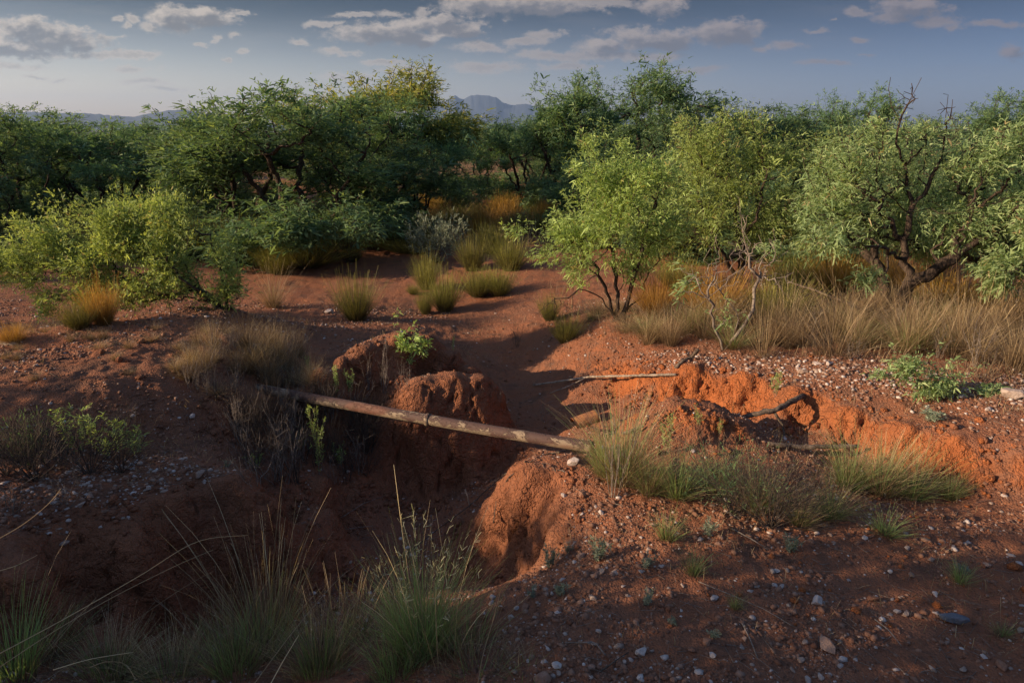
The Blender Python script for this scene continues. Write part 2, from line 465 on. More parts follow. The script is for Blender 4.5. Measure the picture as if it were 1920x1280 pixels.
def mat_soil():
    m, b = new_mat('soil')
    geo = b.n('ShaderNodeNewGeometry'); pos = geo.outputs['Position']
    st = b.n('ShaderNodeAttribute', attribute_name='steep')
    n1 = b.noise(pos, 1.1, 5, .6); n2 = b.noise(pos, 7.0, 6, .65); n3 = b.noise(pos, 45.0, 4, .7); n4 = b.noise(pos, 190.0, 3, .7)
    plain = b.mix(n1.outputs['Fac'], (0.19, 0.078, 0.045), (0.35, 0.155, 0.090))
    plain = b.mix(b.smooth(n2.outputs['Fac'], .35, .7), plain, (0.32, 0.120, 0.060))
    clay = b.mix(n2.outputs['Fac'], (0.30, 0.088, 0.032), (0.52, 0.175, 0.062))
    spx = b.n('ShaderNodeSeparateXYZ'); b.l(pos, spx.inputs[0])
    clay_shaded = b.mix(n2.outputs['Fac'], (0.20, 0.075, 0.040), (0.36, 0.145, 0.075))
    clay = b.mix(b.smooth(spx.outputs[0], .3, 1.2), clay_shaded, clay)  # sun and shade put into the clay colour: oranger right bank, duller left
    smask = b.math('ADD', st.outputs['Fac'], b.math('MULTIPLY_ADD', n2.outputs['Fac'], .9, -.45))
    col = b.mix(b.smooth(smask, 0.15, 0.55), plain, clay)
    # dry crumbs and litter
    col = b.mix(b.smooth(n3.outputs['Fac'], .56, .74, 0, .45), col, (0.40, 0.24, 0.16))
    col = b.mix(b.smooth(n4.outputs['Fac'], .60, .75, 0, .5), col, (0.10, 0.045, 0.03))
    n5 = b.noise(pos, .55, 4, .6); n6 = b.noise(pos, 3.2, 5, .7)
    col = b.mix(b.smooth(n5.outputs['Fac'], .45, .65, 0, .4), col, (.17, .095, .065))
    col = b.mix(b.math('MULTIPLY', b.smooth(n6.outputs['Fac'], .52, .62, 0, .5), b.smooth(st.outputs['Fac'], .0, .3, 1.0, .2)), col, (.12, .07, .05))
    # far country turns to grass and scrub coloured
    sep = b.n('ShaderNodeSeparateXYZ'); b.l(pos, sep.inputs[0])
    far = b.smooth(sep.outputs[1], 14, 60, 0, .75)
    col = b.mix(far, col, (0.12, 0.11, 0.055))
    vor = b.n('ShaderNodeTexVoronoi', feature='DISTANCE_TO_EDGE'); vor.inputs['Scale'].default_value = 11.0
    wv = b.vmath('ADD', pos, b.vmath('MULTIPLY', b.vmath('SUBTRACT', b.noise(pos, 9.0, 3).outputs['Color'], (.5, .5, .5)), (.12, .12, .12)))
    b.l(wv, vor.inputs['Vector'])
    crk = b.math('MULTIPLY', b.smooth(vor.outputs['Distance'], 0.0, 0.05, -1.0, 0.0), b.smooth(st.outputs['Fac'], 0.2, 0.7))
    h = b.math('ADD', b.math('MULTIPLY', n2.outputs['Fac'], .5), b.math('MULTIPLY', n3.outputs['Fac'], .28))
    v3 = b.n('ShaderNodeTexVoronoi', feature='F1'); v3.inputs['Scale'].default_value = 85.0; b.l(pos, v3.inputs['Vector'])
    h = b.math('ADD', h, b.math('MULTIPLY', v3.outputs['Distance'], -.22))
    h = b.math('ADD', h, b.math('MULTIPLY', n4.outputs['Fac'], .16))
    v2 = b.n('ShaderNodeTexVoronoi', feature='F1'); v2.inputs['Scale'].default_value = 34.0; b.l(wv, v2.inputs['Vector'])
    h = b.math('ADD', h, b.math('MULTIPLY', b.math('MULTIPLY', v2.outputs['Distance'], -.45), b.smooth(st.outputs['Fac'], 0.0, 0.4, .35, 1.0)))
    h = b.math('ADD', h, b.math('MULTIPLY', crk, .22))
    bp = b.n('ShaderNodeBump'); bp.inputs['Strength'].default_value = .9; bp.inputs['Distance'].default_value = .05
    b.l(h, bp.inputs['Height'])
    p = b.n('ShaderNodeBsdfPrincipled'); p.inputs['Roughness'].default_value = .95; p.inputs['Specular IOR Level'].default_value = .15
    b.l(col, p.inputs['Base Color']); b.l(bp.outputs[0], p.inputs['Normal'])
    finish(b, p.outputs[0]); return m
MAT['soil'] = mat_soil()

def mat_leaf(name, stops, trans=.35, rough=.55, objvar=.12):
    m, b = new_mat(name)
    at = b.n('ShaderNodeAttribute', attribute_name='tint')
    r = b.n('ShaderNodeValToRGB')
    els = r.color_ramp.elements
    while len(els) < len(stops): els.new(.5)
    for e, (p, c) in zip(els, stops):
        e.position = p; e.color = tuple(c) + (1,)
    b.l(at.outputs['Fac'], r.inputs[0])
    oi = b.n('ShaderNodeObjectInfo')
    hsv = b.n('ShaderNodeHueSaturation')
    b.l(b.math('MULTIPLY_ADD', oi.outputs['Random'], objvar * 2, 1 - objvar), hsv.inputs['Value'])
    b.l(b.math('MULTIPLY_ADD', oi.outputs['Random'], .014, .495), hsv.inputs['Hue'])
    b.l(r.outputs[0], hsv.inputs['Color'])
    p = b.n('ShaderNodeBsdfPrincipled'); p.inputs['Roughness'].default_value = rough; p.inputs['Specular IOR Level'].default_value = .3
    b.l(hsv.outputs[0], p.inputs['Base Color'])
    t = b.n('ShaderNodeBsdfTranslucent')
    b.l(b.mix(1.0, hsv.outputs[0], (1.25, 1.15, .6), 'MULTIPLY'), t.inputs[0])
    mx = b.n('ShaderNodeMixShader'); mx.inputs[0].default_value = trans
    b.l(p.outputs[0], mx.inputs[1]); b.l(t.outputs[0], mx.inputs[2])
    finish(b, mx.outputs[0]); return m

MAT['leaf_near'] = mat_leaf('mesquite_leaf', [(0, (.18, .27, .08)), (.5, (.36, .47, .15)), (.9, (.55, .70, .26)), (1, (.50, .42, .18))], .45)
MAT['leaf_grey'] = mat_leaf('grey_mesquite_leaf', [(0, (.17, .27, .12)), (.5, (.31, .43, .19)), (.9, (.50, .60, .30)), (1, (.48, .38, .20))], .45)
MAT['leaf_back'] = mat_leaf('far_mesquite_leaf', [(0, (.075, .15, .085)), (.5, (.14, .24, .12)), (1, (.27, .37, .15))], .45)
MAT['leaf_yellow'] = mat_leaf('yellow_mesquite_leaf', [(0, (.13, .19, .07)), (.5, (.24, .28, .08)), (1, (.44, .39, .10))], .5)
MAT['leaf_sage'] = mat_leaf('sage_leaf', [(0, (.13, .17, .12)), (.5, (.23, .28, .20)), (1, (.36, .40, .28))], .2)
MAT['broom'] = mat_leaf('broom_stem', [(0, (.07, .055, .03)), (.5, (.13, .13, .045)), (1, (.30, .28, .06))], .25)
MAT['broom_gold'] = mat_leaf('gold_broom_stem', [(0, (.12, .07, .03)), (.5, (.35, .20, .05)), (1, (.62, .36, .09))], .35)
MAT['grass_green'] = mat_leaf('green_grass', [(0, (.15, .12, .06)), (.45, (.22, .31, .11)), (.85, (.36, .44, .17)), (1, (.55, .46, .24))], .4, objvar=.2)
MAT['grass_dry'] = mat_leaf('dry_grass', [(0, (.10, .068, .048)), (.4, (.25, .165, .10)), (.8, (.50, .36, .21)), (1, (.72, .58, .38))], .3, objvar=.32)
MAT['seed'] = mat_leaf('seed_head', [(0, (.42, .36, .20)), (1, (.70, .62, .38))], .3)

def mat_bark(name, c0, c1, bump=.02):
    m, b = new_mat(name)
    geo = b.n('ShaderNodeNewGeometry')
    n1 = b.noise(b.vmath('MULTIPLY', geo.outputs['Position'], (1, 1, .35)), 45, 5, .65)
    n2 = b.noise(geo.outputs['Position'], 7, 4, .6)
    f = b.smooth(b.math('ADD', b.math('MULTIPLY', n1.outputs['Fac'], .6), b.math('MULTIPLY', n2.outputs['Fac'], .4)), .38, .62)
    bp = b.n('ShaderNodeBump'); bp.inputs['Strength'].default_value = 1; bp.inputs['Distance'].default_value = bump
    b.l(n1.outputs['Fac'], bp.inputs['Height'])
    p = b.n('ShaderNodeBsdfPrincipled'); p.inputs['Roughness'].default_value = .9; p.inputs['Specular IOR Level'].default_value = .2
    b.l(b.mix(f, c0, c1), p.inputs['Base Color']); b.l(bp.outputs[0], p.inputs['Normal'])
    finish(b, p.outputs[0]); return m
MAT['bark'] = mat_bark('mesquite_bark', (.025, .017, .013), (.095, .066, .05))
MAT['twig'] = mat_bark('bare_twig', (.13, .10, .085), (.30, .25, .21), .005)
MAT['twig_dark'] = mat_bark('dark_twig', (.045, .034, .028), (.13, .10, .08), .005)
MAT['dead_wood'] = mat_bark('dead_wood', (.05, .035, .028), (.20, .15, .115), .015)
MAT['pale_wood'] = mat_bark('pale_wood', (.17, .13, .10), (.42, .34, .27), .008)

def mat_stone(name='stone', stops=None):
    m, b = new_mat(name)
    at = b.n('ShaderNodeAttribute', attribute_name='tint')
    r = b.n('ShaderNodeValToRGB')
    els = r.color_ramp.elements
    while len(els) < len(stops): els.new(.5)
    for e, (p, c) in zip(els, stops):
        e.position = p; e.color = tuple(c) + (1,)
    geo = b.n('ShaderNodeNewGeometry')
    n1 = b.noise(geo.outputs['Position'], 60, 5, .7); n2 = b.noise(geo.outputs['Position'], 18, 3, .6)
    b.l(b.math('ADD', at.outputs['Fac'], b.math('MULTIPLY_ADD', n2.outputs['Fac'], .16, -.08)), r.inputs[0])
    col = b.mix(b.smooth(n1.outputs['Fac'], .45, .7, 0, .55), r.outputs[0], b.mix(1.0, r.outputs[0], (.55, .36, .28), 'MULTIPLY'))
    bp = b.n('ShaderNodeBump'); bp.inputs['Strength'].default_value = .8; bp.inputs['Distance'].default_value = .012
    b.l(n1.outputs['Fac'], bp.inputs['Height'])
    p = b.n('ShaderNodeBsdfPrincipled'); p.inputs['Roughness'].default_value = .85; p.inputs['Specular IOR Level'].default_value = .25
    b.l(col, p.inputs['Base Color']); b.l(bp.outputs[0], p.inputs['Normal'])
    finish(b, p.outputs[0]); return m
MAT['stone'] = mat_stone('stone', [(0, (.17, .075, .045)), (.35, (.30, .16, .105)), (.6, (.36, .27, .22)), (.8, (.50, .41, .37)), (1, (.66, .60, .57))])
MAT['stone_slate'] = mat_stone('slate_stone', [(0, (.10, .11, .14)), (1, (.17, .18, .21))])

def mat_rust():
    m, b = new_mat('rusty_pipe_steel')
    tc = b.n('ShaderNodeTexCoord'); ob = tc.outputs['Object']
    geo = b.n('ShaderNodeNewGeometry')
    st = b.vmath('MULTIPLY', ob, (.5, 1, 1))
    n1 = b.noise(st, 14, 8, .78, .3); n2 = b.noise(ob, 60, 5, .7); n3 = b.noise(b.vmath('MULTIPLY', ob, (.3, 1, 1)), 4, 3, .5)
    spz = b.n('ShaderNodeSeparateXYZ'); b.l(ob, spz.inputs[0]); sepz = spz.outputs[2]
    rust = b.mix(n2.outputs['Fac'], (.055, .034, .032), (.13, .062, .045))
    coat = b.mix(n2.outputs['Fac'], (.20, .14, .095), (.36, .27, .18))
    col = b.mix(b.smooth(b.math('ADD', n1.outputs['Fac'], b.math('MULTIPLY', sepz, -1.6)), .50, .53), rust, coat)
    col = b.mix(b.smooth(n3.outputs['Fac'], .60, .66, 0, .8), col, (.16, .062, .038))
    col = b.mix(b.smooth(n2.outputs['Fac'], .60, .68, 0, .7), col, (.05, .032, .028))
    bp = b.n('ShaderNodeBump'); bp.inputs['Strength'].default_value = .8; bp.inputs['Distance'].default_value = .006
    b.l(b.math('ADD', b.smooth(n1.outputs['Fac'], .50, .54), b.math('MULTIPLY', n2.outputs['Fac'], .5)), bp.inputs['Height'])
    p = b.n('ShaderNodeBsdfPrincipled'); p.inputs['Roughness'].default_value = .75
    b.l(col, p.inputs['Base Color']); b.l(bp.outputs[0], p.inputs['Normal'])
    finish(b, p.outputs[0]); return m
MAT['rust'] = mat_rust()
def mat_rust2():
    m, b = new_mat('rusty_sheet')
    geo = b.n('ShaderNodeNewGeometry')
    n1 = b.noise(geo.outputs['Position'], 22, 5, .7)
    p = b.n('ShaderNodeBsdfPrincipled'); p.inputs['Roughness'].default_value = .8
    b.l(b.mix(b.smooth(n1.outputs['Fac'], .35, .65), (.12, .045, .025), (.42, .17, .06)), p.inputs['Base Color'])
    finish(b, p.outputs[0]); return m
MAT['rust2'] = mat_rust2()
def mat_hill():
    m, b = new_mat('mountain_rock_hazed')
    geo = b.n('ShaderNodeNewGeometry')
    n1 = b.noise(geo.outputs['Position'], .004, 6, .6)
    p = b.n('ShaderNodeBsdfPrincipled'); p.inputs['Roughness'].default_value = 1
    b.l(b.mix(n1.outputs['Fac'], (.028, .042, .07), (.05, .065, .09)), p.inputs['Base Color'])  # blue of the distance haze put into the rock colour
    finish(b, p.outputs[0]); return m
MAT['hill'] = mat_hill()

HH, SS = build_ground()

# ---------------------------------------------------------------- growing things
def grow(start_pts, start_par, attractors, bf=.35, base_len=None, kmax=None):
    """balanced spanning tree over the attractor points, begun from the given stem nodes"""
    S = np.asarray(start_pts, float); A = np.asarray(attractors, float)
    P = np.vstack([S, A]); n0 = len(S); n = len(P)
    par = np.full(n, -1, int); par[:n0] = start_par
    plen = np.zeros(n)
    for i in range(n0):
        if par[i] >= 0: plen[i] = plen[par[i]] + np.linalg.norm(P[i] - P[par[i]])
    best = np.full(n, np.inf); bp = np.zeros(n, int); bd = np.zeros(n)
    todo = np.zeros(n, bool); todo[n0:] = True
    for i in range(n0):
        d = np.linalg.norm(P - P[i], axis=1); c = d + bf * plen[i]
        m = c < best; best[m] = c[m]; bp[m] = i; bd[m] = d[m]
    best[:n0] = np.inf
    for _ in range(n - n0):
        i = int(np.argmin(best))
        par[i] = bp[i]; plen[i] = plen[bp[i]] + bd[i]
        todo[i] = False; best[i] = np.inf
        d = np.sqrt(((P - P[i]) ** 2).sum(1)); c = d + bf * plen[i]
        m = todo & (c < best); best[m] = c[m]; bp[m] = i; bd[m] = d[m]
    return P, par

def radii(P, par, r_tip, power, rmin_stem=None):
    n = len(P); order = depth_order(par)
    acc = np.zeros(n)
    leafc = np.ones(n, bool)
    for i in range(n):
        if par[i] >= 0: leafc[par[i]] = False
    acc[leafc] = r_tip ** power
    for i in order[::-1]:
        if acc[i] == 0: acc[i] = r_tip ** power
        if par[i] >= 0: acc[par[i]] += acc[i]
    return acc ** (1 / power)

def depth_order(par):
    n = len(par); ch = [[] for _ in range(n)]; roots = []
    for i in range(n):
        (roots if par[i] < 0 else ch[par[i]]).append(i)
    out = []; st = roots[::-1]
    while st:
        i = st.pop(); out.append(i); st.extend(ch[i])
    return np.array(out)

def branch_mesh(P, par, R, rng, min_r=0.0, crook=.12):
    """tubes along chains of the branch graph"""
    n = len(P); ch = [[] for _ in range(n)]
    roots = []
    for i in range(n):
        (roots if par[i] < 0 else ch[par[i]]).append(i)
    V = []; F = []; nv = 0
    stack = [(None, r) for r in roots]
    while stack:
        pr, i = stack.pop()
        chain = [] if pr is None else [pr]
        first_r = None
        j = i
        while True:
            chain.append(j)
            if not ch[j]: break
            k = max(ch[j], key=lambda q: R[q])
            for o in ch[j]:
                if o != k: stack.append((j, o))
            j = k
        if len(chain) < 2: continue
        rr = R[chain].copy()
        if pr is not None: rr[0] = min(rr[0], rr[1] * 1.25)
        if rr.max() < min_r: continue
        pts = P[chain]
        if len(pts) > 2 and rr[0] > .004:      # add crooked midpoints
            mids = (pts[1:] + pts[:-1]) / 2
            L = np.linalg.norm(pts[1:] - pts[:-1], axis=1)[:, None]
            mids = mids + rng.normal(size=mids.shape) * L * crook
            q = np.empty((len(pts) * 2 - 1, 3)); q[::2] = pts; q[1::2] = mids
            r2 = np.empty(len(q)); r2[::2] = rr; r2[1::2] = (rr[1:] + rr[:-1]) / 2
            pts, rr = q, r2
        m = len(pts)
        t = np.gradient(pts, axis=0); t /= (np.linalg.norm(t, axis=1)[:, None] + 1e-9)
        ref = np.tile(np.array([.31, .87, .38]), (m, 1))
        a = np.cross(t, ref); a /= (np.linalg.norm(a, axis=1)[:, None] + 1e-9); b = np.cross(t, a)
        k = 8 if rr[0] > .03 else (5 if rr[0] > .008 else 3)
        ang = np.linspace(0, 2 * np.pi, k, endpoint=False)
        ring = pts[:, None] + rr[:, None, None] * (np.cos(ang)[None, :, None] * a[:, None] + np.sin(ang)[None, :, None] * b[:, None])
        if k >= 5:
            ring += rng.normal(size=ring.shape) * (rr * .10)[:, None, None]
        V.append(ring.reshape(-1, 3))
        idx = nv + np.arange(m * k).reshape(m, k)
        nx = np.roll(idx, -1, axis=1)
        F.append(np.stack([idx[:-1], nx[:-1], nx[1:], idx[1:]], -1).reshape(-1, 4))
        nv += m * k
    if not V: return np.zeros((0, 3)), np.zeros((0, 4), int)
    return np.vstack(V), np.vstack(F)

def frames(d, rng, up_bias=.0):
    """orthonormal frames whose first axis is d; random roll"""
    d = d / (np.linalg.norm(d, axis=1)[:, None] + 1e-9)
    r = rng.normal(size=d.shape); r[:, 2] += up_bias
    s = np.cross(d, r); s /= (np.linalg.norm(s, axis=1)[:, None] + 1e-9)
    u = np.cross(s, d)
    return d, s, u

def pinnae(pos, d, size, rng, droop=.35, width=.16, segs=2, pair=True, spread=.5):
    """feathery compound leaves: two narrow drooping strips from each leaf point"""
    N = len(pos)
    d, s, u = frames(d, rng, .6)
    V = []; F = []; T = []; nv = 0
    tint = np.clip(rng.normal(.5, .22, N), 0, .9); tint[rng.uniform(size=N) < .03] = 1.0
    for sgn in ((-1, 1) if pair else (0,)):
        a = d + s * (spread * sgn + rng.normal(0, .15, N))[:, None]
        a /= np.linalg.norm(a, axis=1)[:, None]
        w = np.cross(a, u); w /= (np.linalg.norm(w, axis=1)[:, None] + 1e-9)
        roll = rng.uniform(-1.0, 1.0, N)[:, None]
        w = w * np.cos(roll) + np.cross(a, w) * np.sin(roll)
        ring = []
        for k in range(segs + 1):
            f = k / segs
            c = pos + a * (size * f)[:, None] + np.array([0, 0, -1.0]) * (size * droop * f * f)[:, None]
            ww = width * size * (np.sin(np.pi * (.12 + .80 * f)) ** .6) * .5
            ring.append(c - w * ww[:, None]); ring.append(c + w * ww[:, None])
        K = 2 * (segs + 1)
        vv = np.stack(ring, 1)
        idx = nv + np.arange(N)[:, None] * K
        for k in range(segs):
            F.append(np.concatenate([idx + 2 * k, idx + 2 * k + 1, idx + 2 * k + 3, idx + 2 * k + 2], 1))
        V.append(vv.reshape(-1, 3)); T.append(np.repeat(tint, K)); nv += N * K
    return np.vstack(V), np.vstack(F), np.concatenate(T)

def sample_clumps(clumps, n, rng, shell=.6, gaps=0.0, gap_f=3.0, sprigs=0, sprig_len=.09):
    """clumps: (x, y, z, rx, ry, rz); points biased outwards, thinned by a noise so that gaps open, with sprigs poking out"""
    w = np.array([c[3] * c[4] * c[5] for c in clumps]) ** .75; w /= w.sum()
    n2 = int(n * (1 + gaps * 2.2))
    cnt = rng.multinomial(n2, w); out = []; ex = []
    for c, k in zip(clumps, cnt):
        v = rng.normal(size=(k, 3)); v /= np.linalg.norm(v, axis=1)[:, None]
        r = rng.uniform(0, 1, k) ** shell * (1 + .3 * pnoise(v[:, 0] * 2 + c[0] * 3, v[:, 1] * 2, v[:, 2] * 2 + c[2]))
        out.append(v * r[:, None] * np.array(c[3:6]) + np.array(c[:3]))
        ks = int(sprigs * k / max(n2, 1))
        for _ in range(ks):
            d = rng.normal(size=3); d[2] = abs(d[2]) * 1.1 + .1; d /= np.linalg.norm(d)
            p = np.array(c[:3]) + d * np.array(c[3:6]) * .95
            g = d + np.array([0, 0, .7]) + rng.normal(0, .25, 3); g /= np.linalg.norm(g)
            for q in range(rng.randint(1, 4)):
                p = p + g * sprig_len; ex.append(p)
    P = np.vstack(out)
    if gaps > 0:
        f = pnoise(P[:, 0] * gap_f, P[:, 1] * gap_f, P[:, 2] * gap_f) + rng.normal(0, .12, len(P))
        P = P[np.argsort(-f)[:n]]
    if ex: P = np.vstack([P, np.array(ex)])
    return P

def make_tree_meshes(name, stems, clumps, n_att, leaves_per, leaf_size, rng, leaf_mat, bark='bark', r_tip=.0022, power=2.15, bf=.3,
                     leaf_r=.007, droop=.35, width=.17, bare=(), segs=2, leaf_scatter=.05, rscale=1.0, twig_min=0.0, pair=True, updraft=.35, keep=1.0, gaps=.35, gap_f=2.6, sprigs=60, sprig_len=.07):
    sp = []; spar = []
    for st in stems:
        st = np.array(st, float)
        # subdivide stems
        q = [st[0]]
        for a, b in zip(st[:-1], st[1:]):
            k = max(1, int(np.linalg.norm(b - a) / .16))
            for i in range(1, k + 1): q.append(a + (b - a) * i / k + (rng.normal(0, .012, 3) if i < k else 0))
        prev = -1
        for i, p in enumerate(q):
            if i == 0 and sp:
                d = np.linalg.norm(np.array(sp) - p, axis=1); k = int(np.argmin(d))
                if d[k] < .10: prev = k; continue
            sp.append(p); spar.append(prev); prev = len(sp) - 1
    att = sample_clumps(clumps, n_att, rng, gaps=gaps, gap_f=gap_f, sprigs=sprigs, sprig_len=sprig_len) if len(clumps) else np.zeros((0, 3))
    nb = 0
    if len(bare):
        ab = sample_clumps(bare, int(sum(c[6] for c in bare)) if len(bare[0]) > 6 else 60, rng); nb = len(ab)
        att = np.vstack([att, ab])
    P, par = grow(sp, spar, att, bf)
    R = radii(P, par, r_tip, power) * rscale
    bv, bf_ = branch_mesh(P, par, R, rng, twig_min)
    trunk = mesh_np(name + '_branches', bv, [bf_], [MAT[bark]], smooth=True)
    # leaves
    n0 = len(sp)
    isleafnode = (R < leaf_r * rscale) & (par >= 0) & (np.arange(len(P)) >= n0)
    if nb: isleafnode[len(P) - nb:] = False
    idx = np.where(isleafnode)[0]
    if keep < 1: idx = idx[rng.uniform(size=len(idx)) < keep]
    crown = None
    if len(idx) and leaves_per > 0:
        rep = np.repeat(idx, leaves_per)
        t = rng.uniform(-.15, 1.25, len(rep))[:, None]
        a = P[par[rep]]; b = P[rep]
        pos = a + (b - a) * t + rng.normal(0, leaf_scatter, (len(rep), 3))
        dirv = (b - a); dirv /= (np.linalg.norm(dirv, axis=1)[:, None] + 1e-9)
        cen = P.mean(0)
        outw = pos - cen; outw /= (np.linalg.norm(outw, axis=1)[:, None] + 1e-9)
        dd = dirv * .5 + outw * .45 + rng.normal(0, .55, pos.shape); dd[:, 2] += updraft
        size = leaf_size * np.exp(rng.normal(0, .38, len(rep)))
        v, f, tt = pinnae(pos, dd, size, rng, droop, width, segs, pair)
        crown = mesh_np(name + '_crown', v, [f], [MAT[leaf_mat]], tint=tt)
    return trunk, crown

def tree_thing(name, loc, meshes, label, cat, group=None, rz=0.0, part=('trunk', 'crown')):
    t = thing(name, loc, label, cat, group, rz)
    link(part[0], meshes[0], t)
    if meshes[1] is not None: link(part[1], meshes[1], t)
    return t

def loc_pt(px, py, Y, base):
    p = at_Y(px, py, Y)
    return (p[0] - base[0], p[1] - base[1], p[2] - base[2])
def px_clumps(lst, Y, base, depth=.8):
    """(px, py, half width px, half height px[, dY[, depth]]) at distance Y -> local ellipsoids"""
    out = []
    for c in lst:
        dY = c[4] if len(c) > 4 else 0.0; dp = c[5] if len(c) > 5 else None
        x, y, z = loc_pt(c[0], c[1], Y + dY, base)
        s = (Y + dY) / 1280.0 * 1.06
        rx, rz = c[2] * s, c[3] * s
        out.append((x, y, z, rx, dp if dp else depth * (rx + rz) / 2, rz) + tuple(c[6:]))
    return out

# blades ---------------------------------------------------------------
def blades(n, h, rng, rad=.05, lean=.5, curl=.35, width=.0035, segs=3, hvar=.3, tint=(0.1, 1.0), tvar=.15, wind=(0, 0), upright=0.0, base=None, taper=1.0, leanpow=1.0):
    ang = rng.uniform(0, 2 * np.pi, n)
    rr = rad * np.sqrt(rng.uniform(0, 1, n))
    p0 = np.stack([rr * np.cos(ang), rr * np.sin(ang), np.zeros(n) - .015], 1)
    if base is not None: p0 = base
    ang2 = ang + rng.normal(0, .6, n) if base is None else rng.uniform(0, 2 * np.pi, n)
    ln = lean * rng.uniform(0, 1, n) ** leanpow
    dirh = np.stack([np.cos(ang2), np.sin(ang2), np.zeros(n)], 1)
    L = h * np.clip(1 + rng.normal(0, hvar, n), .25, 1.8)
    d = dirh * np.sin(ln)[:, None] + np.array([0, 0, 1.0]) * np.cos(ln)[:, None]
    d[:, 0] += wind[0]; d[:, 1] += wind[1]
    cv = curl * rng.uniform(0, 1, n)
    side = np.stack([-np.sin(ang2), np.cos(ang2), np.zeros(n)], 1)
    roll = rng.uniform(-1.2, 1.2, n)[:, None]
    wv = side * np.cos(roll) + dirh * np.sin(roll)
    ring = []; tt = []
    p = p0.copy(); step = L / segs
    wob = rng.normal(0, .06, (n, 3))
    tb = np.clip(rng.normal(0, tvar, n), -.4, .4)
    for k in range(segs + 1):
        f = k / segs
        w = width * (1 - taper * .82 * f) * .5
        ring += [p - wv * w, p + wv * w]
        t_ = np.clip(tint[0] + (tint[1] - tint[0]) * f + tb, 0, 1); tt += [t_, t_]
        dd = d + dirh * (cv * f * 1.6)[:, None] + np.array([0, 0, -1.0]) * (cv * f * f * 1.2)[:, None] + wob * f
        dd /= np.linalg.norm(dd, axis=1)[:, None]
        p = p + dd * step[:, None]
    K = 2 * (segs + 1)
    V = np.stack(ring, 1).reshape(-1, 3); T = np.stack(tt, 1).ravel()
    idx = np.arange(n)[:, None] * K
    F = np.vstack([np.concatenate([idx + 2 * k, idx + 2 * k + 1, idx + 2 * k + 3, idx + 2 * k + 2], 1) for k in range(segs)])
    tips = p
    return V, F, T, tips, dd

def tube(pts, r, k=8, rng=None, jitter=0.0, cap=True):
    pts = np.array(pts, float); m = len(pts); r = np.broadcast_to(np.asarray(r, float), (m,))
    t = np.gradient(pts, axis=0); t /= np.linalg.norm(t, axis=1)[:, None]
    ref = np.tile(np.array([.13, .22, .97]), (m, 1))
    a = np.cross(t, ref); a /= np.linalg.norm(a, axis=1)[:, None]; b = np.cross(t, a)
    ang = np.linspace(0, 2 * np.pi, k, endpoint=False)
    ring = pts[:, None] + r[:, None, None] * (np.cos(ang)[None, :, None] * a[:, None] + np.sin(ang)[None, :, None] * b[:, None])
    if jitter: ring = ring + rng.normal(size=ring.shape) * (r * jitter)[:, None, None]
    V = ring.reshape(-1, 3); idx = np.arange(m * k).reshape(m, k); nx = np.roll(idx, -1, 1)
    F = [np.stack([idx[:-1], nx[:-1], nx[1:], idx[1:]], -1).reshape(-1, 4)]
    if cap:
        F += [idx[0][::-1][None], idx[-1][None]]
    return V, F
def join(parts):
    """parts: list of (V, [F...]) -> V, [F...]"""
    Vs = []; Fs = []; nv = 0
    for V, F in parts:
        Vs.append(V); Fs += [f + nv for f in F]; nv += len(V)
    by = {}
    for f in Fs: by.setdefault(f.shape[1], []).append(f)
    return np.vstack(Vs), [np.vstack(v) for v in by.values()]

# ================================================================ TREES NEAR
R_ = lambda s: np.random.RandomState(s)
def stems_px(lst, Y, base):
    """lists of (px, py[, dY]) -> local polylines; the first point sits on the base"""
    out = []
    for st in lst:
        out.append([loc_pt(q[0], q[1], Y + (q[2] if len(q) > 2 else 0), base) for q in st])
    return out

def near_tree(name, basepx, Y, stems, clumps, n_att, per, size, seed, mat, label, cat='tree', depth=.8, group=None, **kw):
    x = at_Y(basepx[0], basepx[1], Y)[0]
    base = (x, Y, float(gz(x, Y)) - .03)
    st = stems_px(stems, Y, base)
    for s_ in st:
        if math.hypot(s_[0][0], s_[0][2]) < .12: s_[0] = (s_[0][0], s_[0][1], 0.0)
    cl = px_clumps(clumps, Y, base, depth)
    bare = kw.pop('bare', None)
    if bare: kw['bare'] = px_clumps(bare, Y, base, depth)
    m = make_tree_meshes(name, st, cl, n_att, per, size, R_(seed), mat, **kw)
    return tree_thing(name, base, m, label, cat, group)

# multi-stemmed young mesquite on the edge of the right bank
near_tree('mesquite_tree', (1160, 597), 7.25,
  [[(1160,597),(1143,560),(1120,515,-.1),(1080,478,-.2),(1030,455,-.3),(990,440,-.3)],
   [(1162,597),(1160,550),(1150,480,.1),(1140,400,.15),(1128,330,.1)],
   [(1168,597),(1180,555),(1196,500,-.1),(1215,430,-.15),(1230,370,-.1)],
   [(1150,597),(1165,540,.2),(1175,450,.4),(1185,350,.4)],
   [(1172,595),(1200,560,.1),(1218,505,.2),(1262,470,.3)],
   [(1155,590),(1130,560,-.15),(1085,542,-.3),(1040,560,-.4),(1003,592,-.45)]],
  [(1118,305,42,42),(1150,350,75,62),(1205,345,62,60),(1250,385,50,70),(1140,430,105,72),(1215,440,72,58),(1060,445,52,36),(1015,478,26,18),(965,432,20,9),(1100,492,52,30),(1105,270,18,14),(1175,275,16,14),(1090,525,26,12),(1190,500,40,28)],
  1800, 9, .036, 11, 'leaf_near', 'young multi-stemmed mesquite leaning left on the edge of the orange bank', 'tree',
  depth=.9, r_tip=.0018, power=2.25, leaf_scatter=.035, width=.16, gaps=.22, sprigs=110, rscale=1.0, bare=[(1040,575,40,22,-.4,.15,40)])
